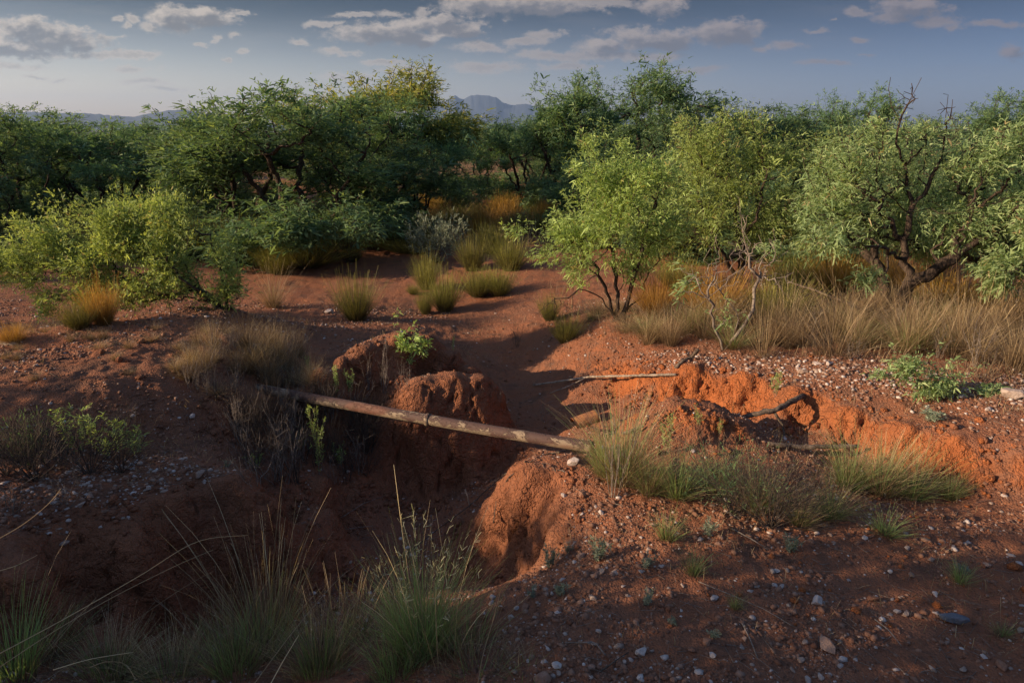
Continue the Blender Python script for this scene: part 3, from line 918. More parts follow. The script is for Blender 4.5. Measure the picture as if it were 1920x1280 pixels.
# mesquite behind the bare shrub
near_tree('mesquite_tree', (1388, 522), 8.5,
  [[(1385,522),(1388,470),(1395,430),(1440,390,.1),(1500,352,.2),(1560,330,.2)],
   [(1390,522),(1393,460),(1378,400,.1),(1366,320,.1),(1362,262,.1)],
   [(1380,520),(1350,468,-.1),(1310,435,-.2),(1275,400,-.2)],
   [(1393,450),(1420,400,-.2),(1440,320,-.2)],
   [(1395,500),(1440,470,.1),(1500,450,.2)]],
  [(1310,272,50,38),(1360,262,62,44),(1430,285,70,55),(1290,340,52,62),(1370,350,85,60),(1470,350,80,60),(1310,420,72,45),(1410,420,80,45),(1490,430,66,42),(1250,450,42,50),(1540,340,52,60),(1280,235,24,22),(1400,226,24,20),(1550,400,45,50),(1500,300,60,50,.3),(1580,300,50,50,.5),(1330,300,80,60,.4),(1250,400,50,60,.3)],
  2500, 9, .038, 12, 'leaf_near', 'full mesquite with dark forked trunk standing behind the bare twiggy shrub', 'tree',
  depth=.8, r_tip=.0022, power=2.2, leaf_scatter=.045, width=.16, gaps=.22, sprigs=110)
# large mesquite at right with bare branch tips above its crown
near_tree('mesquite_tree', (1675, 606), 6.6,
  [[(1692,606),(1690,570),(1707,530,-.05),(1692,492),(1694,450),(1706,400),(1700,350,.1),(1697,310,.1)],
   [(1660,606),(1664,560,.1),(1655,520,.15),(1640,490,.2),(1632,440,.3),(1615,390,.4)],
   [(1707,535,-.05),(1738,518,-.1),(1768,495,-.15),(1830,455,-.2),(1890,420,-.2)],
   [(1703,405),(1672,370,-.2),(1620,345,-.35),(1560,335,-.4)],
   [(1700,400),(1740,350,.1),(1765,300,.15),(1772,232,.1),(1778,178,.1)],
   [(1697,325,.1),(1680,270),(1688,226),(1702,196),(1728,146)],
   [(1688,226),(1672,200),(1670,145)],
   [(1692,490),(1650,462,-.3),(1600,455,-.5),(1540,460,-.6)],
   [(1765,300,.15),(1800,262,.1),(1786,226,.1)],
   [(1705,415),(1760,400,-.25),(1830,390,-.3),(1915,372,-.3)]],
  [(1600,318,66,52),(1680,290,70,58,.3),(1540,370,60,48),(1590,400,80,50,.1),(1560,450,60,36,-.5),(1630,440,52,30,.4),(1700,370,75,55,.9),(1770,330,78,60,.6),(1840,310,75,62),(1800,420,90,60),(1890,370,80,80),(1870,450,80,52),(1745,470,56,30,.7),(1950,420,60,90),(1622,520,36,18,-.3),(1640,250,36,30),(1740,250,34,26),(1900,260,40,38),(1530,420,50,60,.5),(1580,360,60,60,.6),(1680,430,60,40,1.0),(1850,350,90,70,.8),(1900,440,70,70,.8),(1560,300,40,40,.4)],
  3300, 9, .040, 13, 'leaf_grey', 'large crooked mesquite at right with bare twig tips rising above its crown', 'tree',
  depth=.85, rscale=1.3, r_tip=.0021, power=2.12, leaf_scatter=.045, width=.16, gaps=.22, sprigs=110, bare=[(1700,195,30,34,0,.2,24),(1775,215,18,36,0,.15,16)])
# its neighbour past the right edge, pale leaves reaching in
near_tree('mesquite_tree', (2010, 640), 6.0,
  [[(2010,640),(2000,580),(1960,530,-.1),(1900,508,-.2),(1850,520,-.2)],
   [(2010,640),(2030,560),(2010,450),(1980,380)]],
  [(1885,500,52,26),(1860,535,34,14),(1930,480,50,34),(1990,440,80,70),(2040,380,90,80),(2060,480,80,70)],
  1000, 11, .042, 14, 'leaf_grey', 'pale leafed mesquite branch reaching in at the right edge', 'tree', depth=.8, leaf_scatter=.04, width=.2)
# half-dead shrub
near_tree('bare_shrub', (1365, 638), 6.05,
  [[(1358,638),(1338,612),(1328,560,-.1),(1305,520,-.1),(1282,510,-.1)],
   [(1372,638),(1398,605),(1414,560),(1424,520),(1405,480),(1392,430),(1386,372)],
   [(1365,636),(1385,600,.1),(1370,570,.1),(1350,545,.1)],
   [(1424,520),(1450,490,-.1),(1478,470,-.1)],
   [(1328,560,-.1),(1300,580,-.15),(1262,560,-.2)]],
  [(1345,598,34,16),(1292,530,26,16),(1275,548,18,10),(1335,505,20,10),(1450,470,26,14)],
  60, 5, .040, 15, 'leaf_grey', 'half-dead pale shrub of crooked bare twigs on the right bank', 'shrub', bark='twig', depth=.7,
  sprigs=6, r_tip=.0024, power=2.3, leaf_scatter=.03, leaf_r=.005, bare=[(1395,470,72,44,0,.35,110),(1330,520,60,40,0,.3,60),(1440,520,60,30,0,.3,50),(1390,395,18,40,0,.15,14)])
# spreading mesquite bush on the left hill
near_tree('mesquite_bush', (432, 592), 6.55,
  [[(432,592),(405,566),(370,545,.1),(300,520,.3),(200,505,.4),(110,492,.4)],
   [(436,592),(425,560),(415,520),(405,480),(395,440)],
   [(405,566),(350,520,.2),(320,460,.3),(300,410,.3)],
   [(370,545,.1),(280,490,0),(220,440,0),(170,420,0)],
   [(300,520,.3),(240,530,.5),(170,540,.5)],
   [(436,592),(446,560),(450,525),(440,470)]],
  [(40,472,48,34),(95,450,60,45),(155,430,58,48),(215,420,62,45),(275,412,60,40),(335,415,50,35),(300,385,30,28),(380,440,38,30),(70,510,60,30),(150,490,80,42),(230,475,80,45),(310,475,75,45),(390,480,45,38),(110,545,60,26),(200,530,80,28),(280,535,70,32),(360,530,60,34),(425,500,26,40),(440,535,30,22),(40,420,14,14),(60,490,50,36),(85,580,16,26),(410,430,12,22),(0,500,45,36),(-30,480,40,36),(415,545,42,28),(375,562,46,20),(320,560,50,22),(240,562,50,18),(180,560,50,20),(260,450,90,50),(350,500,70,45)],
  4200, 9, .026, 16, 'leaf_near', 'low spreading sunlit mesquite bush with bright green leaves on the left hill', 'bush',
  depth=1.0, r_tip=.0015, power=2.3, leaf_scatter=.035, width=.2, gaps=.3, sprigs=130, droop=.15, updraft=.5, bare=[(445,575,26,24,0,.2,26)])
near_tree('mesquite_sapling', (765, 700), 5.95,
  [[(765,712),(770,680),(785,650),(805,632)],[(765,712),(755,680),(742,640),(738,610)],[(770,680),(790,668),(810,655)]],
  [(745,625,10,26),(760,650,18,18),(785,655,22,12),(800,640,12,10),(768,672,16,10)],
  60, 6, .030, 17, 'leaf_near', 'small bright green sapling on the mound beside the clay block', 'sapling', sprigs=8, r_tip=.0012, power=2.4, leaf_scatter=.015, width=.25, depth=.6,
  bare=[(720,690,40,34,0,.15,40)], bark='twig')
near_tree('mesquite_sprawl', (1790, 745), 4.55,
  [[(1790,748),(1760,725),(1720,712),(1670,704),(1625,696)],[(1790,748),(1760,735),(1725,735),(1690,722)],[(1788,745),(1760,705),(1740,680)],[(1792,748),(1830,742),(1880,738)]],
  [(1710,690,50,20),(1750,680,40,22),(1730,725,50,22),(1770,720,36,26),(1690,715,36,12),(1780,665,18,10),(1745,755,22,12),(1850,732,36,9),(1650,700,20,8)],
  260, 8, .024, 18, 'leaf_grey', 'low sprawling mesquite sprout on the gravel top of the right bank', 'sprout', sprigs=16, r_tip=.0012, power=2.4, leaf_scatter=.02, width=.24, depth=.7, bark='twig_dark')

# ================================================================ TREES BEHIND
def generic(seed, lobes=11, n_att=1700, per=6, size=.062, mat='leaf_back', skirt=5, W=1.75, low=.22, gaps=.45):
    """a mesquite about 3.2 m high; returns meshes and the true extent of the crown"""
    rng = R_(seed); H = 3.2
    cl = []
    for i in range(lobes):
        a = 2 * np.pi * (i * .382) + rng.uniform(-.4, .4); r = rng.uniform(.2, .8) * W
        z = H * (low + (1 - low) * (.30 + .52 * rng.uniform(0, 1)) * (1.12 - .45 * (r / W) ** 2))
        s = rng.uniform(.75, 1.25)
        cl.append((r * math.cos(a), r * math.sin(a), z, s * W * .30, s * W * .30, s * H * .13))
    for i in range(3):
        cl.append((rng.normal(0, .35), rng.normal(0, .35), H * rng.uniform(.80, .92), W * .2, W * .2, H * .10))
    for i in range(skirt):
        a = rng.uniform(0, 2 * np.pi); q = rng.uniform(.45, .8)
        cl.append((W * q * math.cos(a), W * q * math.sin(a), H * rng.uniform(.07, .3), W * .3, W * .3, H * .12))
    st = []
    for i in range(rng.randint(3, 6)):
        a = 2 * np.pi * i / 4.5 + rng.uniform(-.4, .4); k = rng.uniform(.25, .7) * W
        st.append([(0.04 * math.cos(a), 0.04 * math.sin(a), 0), (k * .3 * math.cos(a), k * .3 * math.sin(a), H * .2), (k * .65 * math.cos(a + .3), k * .65 * math.sin(a + .3), H * .42), (k * math.cos(a + .2), k * math.sin(a + .2), H * .66)])
    m = make_tree_meshes('far_tree_%d' % seed, st, cl, n_att, per, size, rng, mat, r_tip=.0035, power=2.15, leaf_scatter=.05, width=.2, droop=.25, leaf_r=.012, twig_min=.003, gaps=gaps, gap_f=1.6, sprigs=140, sprig_len=.12)
    co = np.empty(len(m[1].vertices) * 3, np.float32); m[1].vertices.foreach_get('co', co); co = co.reshape(-1, 3)
    return m, (np.percentile(co[:, 2], 99.6), (np.percentile(co[:, 0], 99) - np.percentile(co[:, 0], 1)), (co[:, 0].max() + co[:, 0].min()) / 2)

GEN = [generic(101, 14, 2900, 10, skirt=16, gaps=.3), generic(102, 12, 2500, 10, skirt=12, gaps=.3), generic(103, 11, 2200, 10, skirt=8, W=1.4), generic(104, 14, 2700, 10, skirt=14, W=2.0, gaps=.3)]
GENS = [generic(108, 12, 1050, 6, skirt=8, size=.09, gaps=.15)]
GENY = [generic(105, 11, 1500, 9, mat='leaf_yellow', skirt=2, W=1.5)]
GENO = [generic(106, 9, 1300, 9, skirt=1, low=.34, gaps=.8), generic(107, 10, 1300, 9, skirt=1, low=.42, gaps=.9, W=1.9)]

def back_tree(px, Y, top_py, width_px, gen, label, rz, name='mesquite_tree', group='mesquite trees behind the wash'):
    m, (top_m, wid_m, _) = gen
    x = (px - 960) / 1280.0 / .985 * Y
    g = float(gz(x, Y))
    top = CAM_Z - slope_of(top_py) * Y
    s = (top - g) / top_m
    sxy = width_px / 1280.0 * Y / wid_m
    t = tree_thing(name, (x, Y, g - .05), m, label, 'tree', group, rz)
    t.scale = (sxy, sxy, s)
    return t

G4 = GEN
BT = [
 (575,12.6,165,430,GEN[0],'broad dark mesquite with drooping skirt, left of centre behind the broom tufts',.4),
 (455,13.6,200,270,GEN[2],'bushy mesquite tucked against the left side of the broad dark one',2.4),
 (700,14.2,235,270,GEN[1],'rounded green mesquite in front of the tall yellowish tree',1.3),
 (735,17.0,122,280,GENY[0],'tall yellow-green mesquite, highest crown left of centre',.9),
 (635,18.5,170,220,GENY[0],'thin yellow-green mesquite peeping out left of the tall yellowish tree',3.0),
 (785,15.4,172,205,GENO[0],'open mesquite with dark forked trunk left of the grassy gap',1.6),
 (905,24.0,212,210,GENO[1],'mesquite standing behind the grassy gap below the pale mountains',4.0),
 (985,19.5,222,200,GENO[0],'slim dark mesquite right of the grassy gap',2.2),
 (1065,17.6,152,180,GEN[2],'tall narrow mesquite just right of centre',5.1),
 (1190,20.0,122,300,GENO[1],'highest mesquite right of centre with an open airy crown',.2),
 (1225,16.6,205,310,GEN[3],'dense low mesquite beneath the airy crowned tree',1.1),
 (1115,15.2,285,170,GEN[1],'small dark mesquite behind the young multi-stemmed tree',3.3),
 (60,14.2,206,340,GEN[3],'dark bushy mesquite at the left edge',2.0),
 (225,15.2,226,280,GEN[0],'dark mesquite second from the left edge, under the low blue hills',3.6),
 (350,16.4,240,240,GEN[1],'low dark mesquite between the left group and the broad one',.5),
 (140,19.5,214,280,GEN[2],'mesquite crown showing above the left group',5.5),
 (-130,13.2,200,340,GEN[0],'dark mesquite cut off by the left edge',.8),
 (15,18.2,203,260,GEN[1],'tall mesquite rising behind the left edge bush',1.9),
 (300,21.0,240,300,GEN[3],'far mesquite between the left group and the broad one',2.9),
 (800,21.0,222,260,GEN[3],'mesquite filling in behind the forked open tree',5.8),
 (1010,26,216,240,GEN[0],'mesquite filling in behind the slim dark one',.9),
 (1375,20.0,200,240,GEN[0],'dark mesquite beyond the full tree, under open sky',1.4),
 (1475,22.0,200,220,GEN[1],'ragged mesquite on the skyline left of the lone round crown',2.8),
 (1562,22.0,165,160,GENO[1],'lone round-crowned mesquite on the skyline',.6),
 (1690,18.5,220,280,GEN[3],'bushy mesquite directly behind the large crooked tree',3.9),
 (1815,22.0,172,210,GENO[0],'dark rounded mesquite on the skyline near the right edge',2.5),
 (1915,25.0,178,170,GEN[2],'mesquite on the skyline at the right edge',4.4),
 (1790,14.0,300,270,GEN[1],'low green mesquite under the right skyline trees',5.2),
 (1960,12.5,330,280,GENO[1],'open mesquite at the right edge behind the pale leaves',.3),
 (1630,13.0,320,260,GEN[3],'shaded mesquite seen through the large crooked tree',1.8),
 (1500,10.6,300,250,GEN[1],'dark mesquite added for crown shade close behind the gap between the two big right-hand trees',2.2),  # this and the next two: added dark crowns, standing in for inner shade
 (1850,10.4,262,280,GEN[3],'dark mesquite added for crown shade close behind the right half of the large crooked tree',.9),
 (1280,11.2,300,220,GEN[2],'dark mesquite added for crown shade close behind the young multi-stemmed tree and the full one',3.7),
 (1480,13.5,320,260,GEN[0],'shaded mesquite between the two big right-hand trees',4.9),
]
for b_ in BT: back_tree(*b_)

# trees farther off, one by one along the flat
rng = R_(55); k = 0
for i in range(46):
    Y = rng.uniform(24, 70); u = rng.uniform(-.84, .84); x = u * Y
    if u > .45 and Y < 34: continue
    g = float(gz(x, Y)); s = rng.uniform(.72, 1.08)
    m = GEN[rng.randint(4)][0]
    t = tree_thing('distant_mesquite', (x, Y, g - .05), m, 'small dark mesquite on the far flat between the nearer crowns', 'tree', 'distant mesquites on the flat', rng.uniform(0, 6.28))
    t.scale = (s * 1.25, s * 1.25, s * .78)
# unseen trees added left of the view to shade the foreground and flat
for (x, Y, s, sx, rz, g_) in [(-7.0, 0.4, .80, .75, .5, 1), (-7.3, 1.9, .60, .52, 2.1, 1), (-8.0, 3.1, .56, .45, 4, 2), (-3.9, .75, .78, .42, 1, 2), (-4.7, 1.12, 1.0, .42, 3, 2), (-10.5, 5.6, .8, .7, 2.7, 1), (-4.7, 1.9, .32, .3, .7, 0), (-14, 10.0, 1.1, 1.1, 3.9, 1)]:
    t = tree_thing('mesquite_tree', (x, Y, float(gz(x, Y)) - .05), (GENO + GENS)[g_][0], 'unseen mesquite added left of the view for its shade', 'tree', 'unseen mesquites added for their shade', rz)
    t.scale = (sx, sx, s)

# ================================================================ SMALL PLANTS
def dist_scale(Y):
    return Y / 1280.0 * 1.05
class Kind:
    """prototype plants of one kind, built once and shared by every copy"""
    def __init__(self, parts_list, h, w):
        self.protos = parts_list; self.h = h; self.w = w
def plant(name, pos, kind, i, hm, wm, rz, label, cat, group=None, lean=(0, 0)):
    parts = kind.protos[i % len(kind.protos)]
    t = thing(name, (pos[0], pos[1], pos[2] - .01), label, cat, group, rz)
    for pn, me in parts: link(pn, me, t)
    t.scale = (wm / kind.w, wm / kind.w, hm / kind.h)
    if lean != (0, 0): t.rotation_euler = (lean[0], lean[1], rz)
    return t
def bl(name, specs, mat, seed):
    rng = R_(seed); parts = []; T = []
    for sp in specs:
        V, F, tt, tips, d = blades(rng=rng, **sp); parts.append((V, [F])); T.append(tt)
    V, F = join(parts)
    return mesh_np(name, V, F, [MAT[mat]], tint=np.concatenate(T))

def broom_proto(seed, mat):
    h = .42
    stem = bl('broom_stems', [dict(n=520, h=h * .9, rad=.08, lean=.95, curl=-.2, width=.0038, hvar=.3, tint=(0, .45), leanpow=.7)], mat, seed)
    tip = bl('broom_tips', [dict(n=900, h=h, rad=.10, lean=.95, curl=-.25, width=.0028, segs=3, hvar=.3, tint=(.25, 1.0), leanpow=.7, taper=.4)], mat, seed + 1)
    skirt = bl('broom_skirt', [dict(n=160, h=h * .6, rad=.12, lean=1.7, curl=.2, width=.003, tint=(0, .5), segs=3, tvar=.25, hvar=.5)], 'grass_dry', seed + 2)
    return [('stems', stem), ('tips', tip), ('dead_skirt', skirt)]
K_BROOM = Kind([broom_proto(200 + 3 * i, 'broom') for i in range(3)], .42, .62)
K_GOLD = Kind([broom_proto(230 + 3 * i, 'broom_gold') for i in range(2)], .42, .62)

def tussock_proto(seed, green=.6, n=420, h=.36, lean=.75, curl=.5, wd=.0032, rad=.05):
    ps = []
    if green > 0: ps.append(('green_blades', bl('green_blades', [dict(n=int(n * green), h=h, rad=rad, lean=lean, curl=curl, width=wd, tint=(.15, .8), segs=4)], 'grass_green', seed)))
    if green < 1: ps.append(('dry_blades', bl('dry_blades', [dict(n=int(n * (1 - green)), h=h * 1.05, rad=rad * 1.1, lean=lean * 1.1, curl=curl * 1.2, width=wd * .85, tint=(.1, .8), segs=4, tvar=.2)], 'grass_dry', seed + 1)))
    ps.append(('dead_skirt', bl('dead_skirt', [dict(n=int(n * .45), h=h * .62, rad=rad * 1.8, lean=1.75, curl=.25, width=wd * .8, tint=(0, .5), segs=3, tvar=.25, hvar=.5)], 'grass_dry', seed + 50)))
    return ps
K_GREEN = Kind([tussock_proto(300 + i, .72) for i in range(3)], .36, .42)
K_MIXED = Kind([tussock_proto(310 + i, .35, n=480) for i in range(3)], .36, .42)
K_DRY = Kind([tussock_proto(320 + i, 0.0, n=300, h=.4, lean=.7, curl=.45) for i in range(4)], .4, .42)
K_STRAW = Kind([tussock_proto(330 + i, 0.0, n=110, h=.6, lean=1.0, curl=.35, wd=.0055, rad=.08) for i in range(3)], .6, .8)
K_SHORT = Kind([tussock_proto(340 + i, .85, n=170, h=.16, lean=.8, curl=.5, wd=.003, rad=.025) for i in range(2)], .16, .2)

def stalk_proto(seed, leafy=True, n=7, h=.5, mat='leaf_near', spread=.10, lsz=.028, per=26, bark='twig'):
    rng = R_(seed); tubes = []; LP = []; LD = []
    for i in range(n):
        a = rng.uniform(0, 6.28); r = spread * rng.uniform(.1, 1)
        hh = h * rng.uniform(.55, 1); lx, ly = rng.normal(0, .12, 2)
        pts = [(r * .3 * math.cos(a), r * .3 * math.sin(a), 0)]
        for k in range(1, 6):
            f = k / 5; pts.append((r * (.3 + .9 * f) * math.cos(a) + lx * hh * f * f, r * (.3 + .9 * f) * math.sin(a) + ly * hh * f * f, hh * f))
        pts = np.array(pts); pts[1:] += rng.normal(0, .008, pts[1:].shape)
        tubes.append(tube(pts, np.linspace(.0028, .0010, 6), 4, cap=False))
        for q in range(rng.randint(3, 7)):       # side twigs
            f = rng.uniform(.3, .95); p = pts[0] + (pts[-1] - pts[0]) * f
            j = int(f * 5); p = pts[j] + (pts[min(j + 1, 5)] - pts[j]) * (f * 5 - j)
            d = rng.normal(size=3); d[2] = abs(d[2]) + .5; d /= np.linalg.norm(d); L = hh * rng.uniform(.12, .3) * (1.1 - f * .5)
            e = p + d * L
            tubes.append(tube([p, (p + e) / 2 + rng.normal(0, .006, 3), e], [.0014, .001, .0007], 3, cap=False))
            for w in range(max(1, per // 5)): LP.append(p + (e - p) * rng.uniform(.2, 1)); LD.append(d + rng.normal(0, .6, 3))
        for w in range(per):
            f = rng.uniform(.15, 1); j = min(int(f * 5), 4); p = pts[j] + (pts[j + 1] - pts[j]) * (f * 5 - j)
            LP.append(p); LD.append(np.array([rng.normal(), rng.normal(), rng.uniform(.2, 1.2)]))
    V, F = join(tubes)
    ps = [('stems', mesh_np('stalk_stems', V, F, [MAT[bark]], smooth=True))]
    if leafy:
        LP = np.array(LP); LD = np.array(LD)
        v, f, t = pinnae(LP, LD, lsz * np.exp(rng.normal(0, .3, len(LP))), rng, .1, .28, 1, False)
        ps.append(('leaves', mesh_np('stalk_leaves', v, [f], [MAT[mat]], tint=t)))
    return ps
K_WEED = Kind([stalk_proto(400 + i, n=6, per=46) for i in range(3)], .5, .3)
K_DEAD = Kind([stalk_proto(410 + i, leafy=False, n=9, spread=.16, bark='twig') for i in range(3)], .5, .42)
K_DEADDK = Kind([stalk_proto(415 + i, leafy=False, n=12, spread=.18, bark='twig_dark') for i in range(2)], .5, .46)
K_SAGE = Kind([stalk_proto(420 + i, n=9, h=.2, per=40, spread=.09, mat='leaf_sage', lsz=.022) for i in range(3)], .2, .22)

def twiggy_proto(seed, n=520, bark='twig_dark', leaf=None, w=.9, h=.5, per=0, lsz=.02):
    rng = R_(seed)
    cl = [(0, 0, h * .55, w * .5, w * .5, h * .45), (w * .2, 0, h * .6, w * .35, w * .35, h * .4), (-w * .25, 0, h * .55, w * .3, w * .3, h * .38)]
    st = []
    for i in range(9):
        a = rng.uniform(0, 6.28); k = rng.uniform(.2, .9) * w * .45
        st.append([(0.02 * math.cos(a), .02 * math.sin(a), 0), (k * .4 * math.cos(a), k * .4 * math.sin(a), h * .3), (k * math.cos(a), k * math.sin(a), h * .75)])
    tr, cr = make_tree_meshes('twiggy_%d' % seed, st, cl, n, per, lsz, rng, leaf or 'leaf_back', bark=bark, r_tip=.0010, power=2.7, bf=.9, leaf_r=.004, leaf_scatter=.01, width=.28, segs=1, pair=False, gaps=.2, gap_f=5, sprigs=60, sprig_len=.035, droop=.1)
    ps = [('stems', tr)]
    if cr is not None: ps.append(('leaves', cr))
    return ps
K_TWIG = Kind([twiggy_proto(500 + i) for i in range(2)], .5, .95)
K_TWIGL = Kind([twiggy_proto(510, leaf='leaf_back', per=3), twiggy_proto(511, leaf='leaf_back', per=3)], .5, .95)
K_SAGEB = Kind([twiggy_proto(520, leaf='leaf_sage', per=7, lsz=.035, w=1.0, h=.6, n=420)], .6, 1.05)

def pp(name, px, base_py, wpx, hpx, kind, i, label, cat, group=None, rz=None, lean=(0, 0)):
    x, y, z = hit(px, base_py)
    s = dist_scale(y)
    return plant(name, (x, y, z), kind, i, hpx * s, wpx * s, rz if rz is not None else (px * .37 + base_py * .11) % 6.28, label, cat, group, lean)

G_B = 'rounded broom tufts on the red flat'
for i, (px, py, w, h, lab) in enumerate([
 (668,600,78,66,'round green broom tuft, nearest of the tufts, left of the wash'),
 (800,543,50,52,'narrow sunlit broom tuft below the grey-green shrub'),
 (834,582,66,58,'yellow-tipped broom tuft in the middle of the wash'),
 (798,588,34,40,'small dull broom tuft leaning on the yellow-tipped one'),
 (897,556,70,44,'left half of the wide yellow broom tuft'),
 (936,554,64,40,'right half of the wide yellow broom tuft'),
 (885,507,54,50,'dark broom tuft left of a larger dark one'),
 (957,507,72,50,'large dark broom tuft left of the young mesquite'),
 (920,474,66,44,'shaded broom tuft behind the two dark ones'),
 (525,513,78,44,'dark broom tuft at the foot of the broad mesquite'),
 (662,490,44,30,'small dim broom tuft under the broad mesquite'),
 (1030,600,40,40,'thin yellowish broom tuft under the drooping bare branch'),
 (775,552,26,16,'tiny dark broom tuft beside the narrow sunlit one')]):
    pp('broom_tuft', px, py, w, h, K_BROOM, i, lab, 'shrub', G_B)
pp('gold_broom', 195, 607, 66, 66, K_GOLD, 0, 'golden dried broom tuft under the left bush', 'shrub')
pp('broom_tuft', 150, 614, 70, 46, K_BROOM, 1, 'green broom tuft left of the golden one', 'shrub', G_B)
pp('gold_broom', 25, 642, 60, 30, K_GOLD, 1, 'low golden broom tuft at the left edge', 'shrub')
pp('dry_tussock', 513, 576, 66, 60, K_DRY, 0, 'grey dry grass tussock right of the left bush', 'grass')
pp('grey_shrub', 820, 494, 118, 86, K_SAGEB, 0, 'open grey-green shrub at the back of the wash', 'shrub')
for i, (px, py, w, h, lab) in enumerate([
 (1060,640,60,44,'yellow broom at the foot of the drooping bare branch'),(1230,588,90,60,'broom between the young mesquite and the bare shrub'),
 (1335,592,120,72,'golden broom right behind the bare shrub'),(1450,600,130,62,'broad golden broom right of the bare shrub'),(1560,545,120,62,'golden broom behind, between the two big trees'),
 (1640,540,110,55,'golden broom left of the large crooked trunk'),(1480,545,100,55,'golden broom behind the fallen dark branch'),(1800,600,130,70,'golden broom right of the large crooked trunk'),(1730,560,110,60,'golden broom directly behind the large crooked trunk'),(1270,540,90,44,'golden broom left of the forked trunk behind')]):
    pp('gold_broom', px, py, w, h, K_GOLD if i % 3 else K_BROOM, i, lab, 'shrub', 'golden brooms under the right-hand trees')
# grey-green fringe under the trees behind
rng = R_(600)
for i in range(90):
    px = rng.uniform(-60, 1060) if i % 3 else rng.uniform(1000, 1950); Y = rng.uniform(11.2, 15.5)
    if 770 < px < 1080: px = rng.uniform(300, 760)
    x = (px - 960) / 1280 * Y
    plant('understory_shrub', (x, Y, float(gz(x, Y))), K_TWIGL if i % 2 else K_BROOM, i, rng.uniform(.45, .95) if i % 2 else rng.uniform(.3, .5), rng.uniform(.8, 1.6), rng.uniform(0, 6), 'dim low shrub in the shade beneath the trees behind the wash', 'shrub', 'dim shrubs under the trees behind')
for i in range(34):
    px = rng.uniform(780, 1080) if i < 22 else rng.uniform(200, 1900); Y = rng.uniform(13.5, 22)
    x = (px - 960) / 1280 * Y
    plant('gold_broom', (x, Y, float(gz(x, Y))), [K_GOLD, K_BROOM, K_DRY, K_BROOM][i % 4], i, rng.uniform(.3, .5), rng.uniform(.6, 1.1), rng.uniform(0, 6), 'golden green tuft in the sunny gap between the trees behind', 'grass', 'golden tufts in the gap between the trees')

# right bank: dry tussocks and straw
rng = R_(610); n = 0
while n < 120:
    px = rng.uniform(1090, 1960); py = rng.uniform(575, 705)
    if py > 640 + (px - 1250) * .085 + rng.normal(0, 10): continue
    x, y, z = hit(px, py)
    q_ = rng.uniform(); kd, ht = (K_DRY, rng.uniform(.16, .42)) if q_ < .45 else (K_MIXED, rng.uniform(.14, .3)) if q_ < .65 else (K_DEAD, rng.uniform(.2, .42)) if q_ < .85 else (K_DEADDK, rng.uniform(.18, .34))
    if px < 1250: ht *= .6
    plant('dry_tussock', (x, y, z), kd, n, ht, rng.uniform(.3, .55), rng.uniform(0, 6), 'dry tan grass tussock among the others on top of the right bank', 'grass', 'dry tussocks on the right bank'); n += 1
for i, (px, py, w, h, lab) in enumerate([(1610,622,210,110,'pale straw leaning left beside the large crooked trunk'),(1740,610,190,130,'pale straw fountain right of the large crooked trunk'),(1560,625,160,80,'low pale straw at the foot of the fallen dark branch'),
   (1850,640,200,120,'tall straw near the right edge under the trees'),(1690,640,160,80,'short straw just in front of the large crooked trunk'),(1480,640,130,70,'straw between the bare shrub and the crooked tree'),(1900,700,130,70,'straw clump at the right edge above the bank'),(1230,600,90,46,'sparse straw right of the young mesquite')]):
    pp('straw_clump', px, py, w, h, K_STRAW, i, lab, 'grass', 'pale straw clumps on the right bank')

rng = R_(615)
for i in range(14):
    px = rng.uniform(1240, 1950); py = rng.uniform(590, 660) + max(0, (px - 1250) * .06)
    x, y, z = hit(px, py)
    plant('straw_clump', (x, y, z), K_STRAW, i, rng.uniform(.3, .55), rng.uniform(.4, .9), rng.uniform(0, 6), 'pale straw clump rising out of the dry tussocks on the right bank', 'grass', 'straw among the dry tussocks', lean=(rng.normal(0, .15), rng.normal(0, .2)))
# left hill and bowl
rng = R_(620)
for i in range(84):
    px = rng.uniform(350, 590); py = rng.uniform(640, 740)
    x, y, z = hit(px, py)
    plant('dry_weed', (x, y, z), [K_DRY, K_DEAD, K_DEAD][i % 3], i, rng.uniform(.10, .28), rng.uniform(.15, .32), rng.uniform(0, 6), 'thin dry weed among the others above the left end of the pipe', 'weed', 'dry weeds above the left end of the pipe')
for i in range(26):
    px = rng.uniform(0, 480); py = rng.uniform(610, 720)
    x, y, z = hit(px, py)
    plant('dry_tuft', (x, y, z), K_DRY, i, rng.uniform(.05, .10), rng.uniform(.10, .2), rng.uniform(0, 6), 'tiny dry tuft on the stony slope of the left hill', 'grass', 'tiny dry tufts on the left hill')
G_BOWL = 'dark weeds in the hollow under the pipe'
for i in range(52):
    px = rng.uniform(445, 690); py = rng.uniform(780, 915)
    x, y, z = hit(px, py)
    plant('dead_weed', (x, y, z), [K_DEADDK, K_DEAD, K_DEAD, K_TWIG][i % 4], i, rng.uniform(.28, .5), rng.uniform(.3, .55), rng.uniform(0, 6), 'dark dead weed crowded in the hollow under the pipe', 'weed', G_BOWL)
for i, (px, py, w, h, lab) in enumerate([(600,890,46,160,'tall green weed standing against the middle of the pipe'),(640,875,44,64,'bushy green weed below the pipe, left of the clay block'),(565,845,40,52,'short green weed in the hollow'),
   (632,745,26,70,'slim green weed just behind the pipe'),(655,740,30,60,'feathery green weed behind the pipe'),(850,660,10,46,'single green stalk beside the wash'),(578,700,26,40,'yellow-green weed above the pipe'),
   (480,880,36,44,'grey-green weed at the left of the hollow')]):
    pp('green_weed', px, py, w, h, K_WEED, i, lab, 'weed', 'green weeds around the pipe')
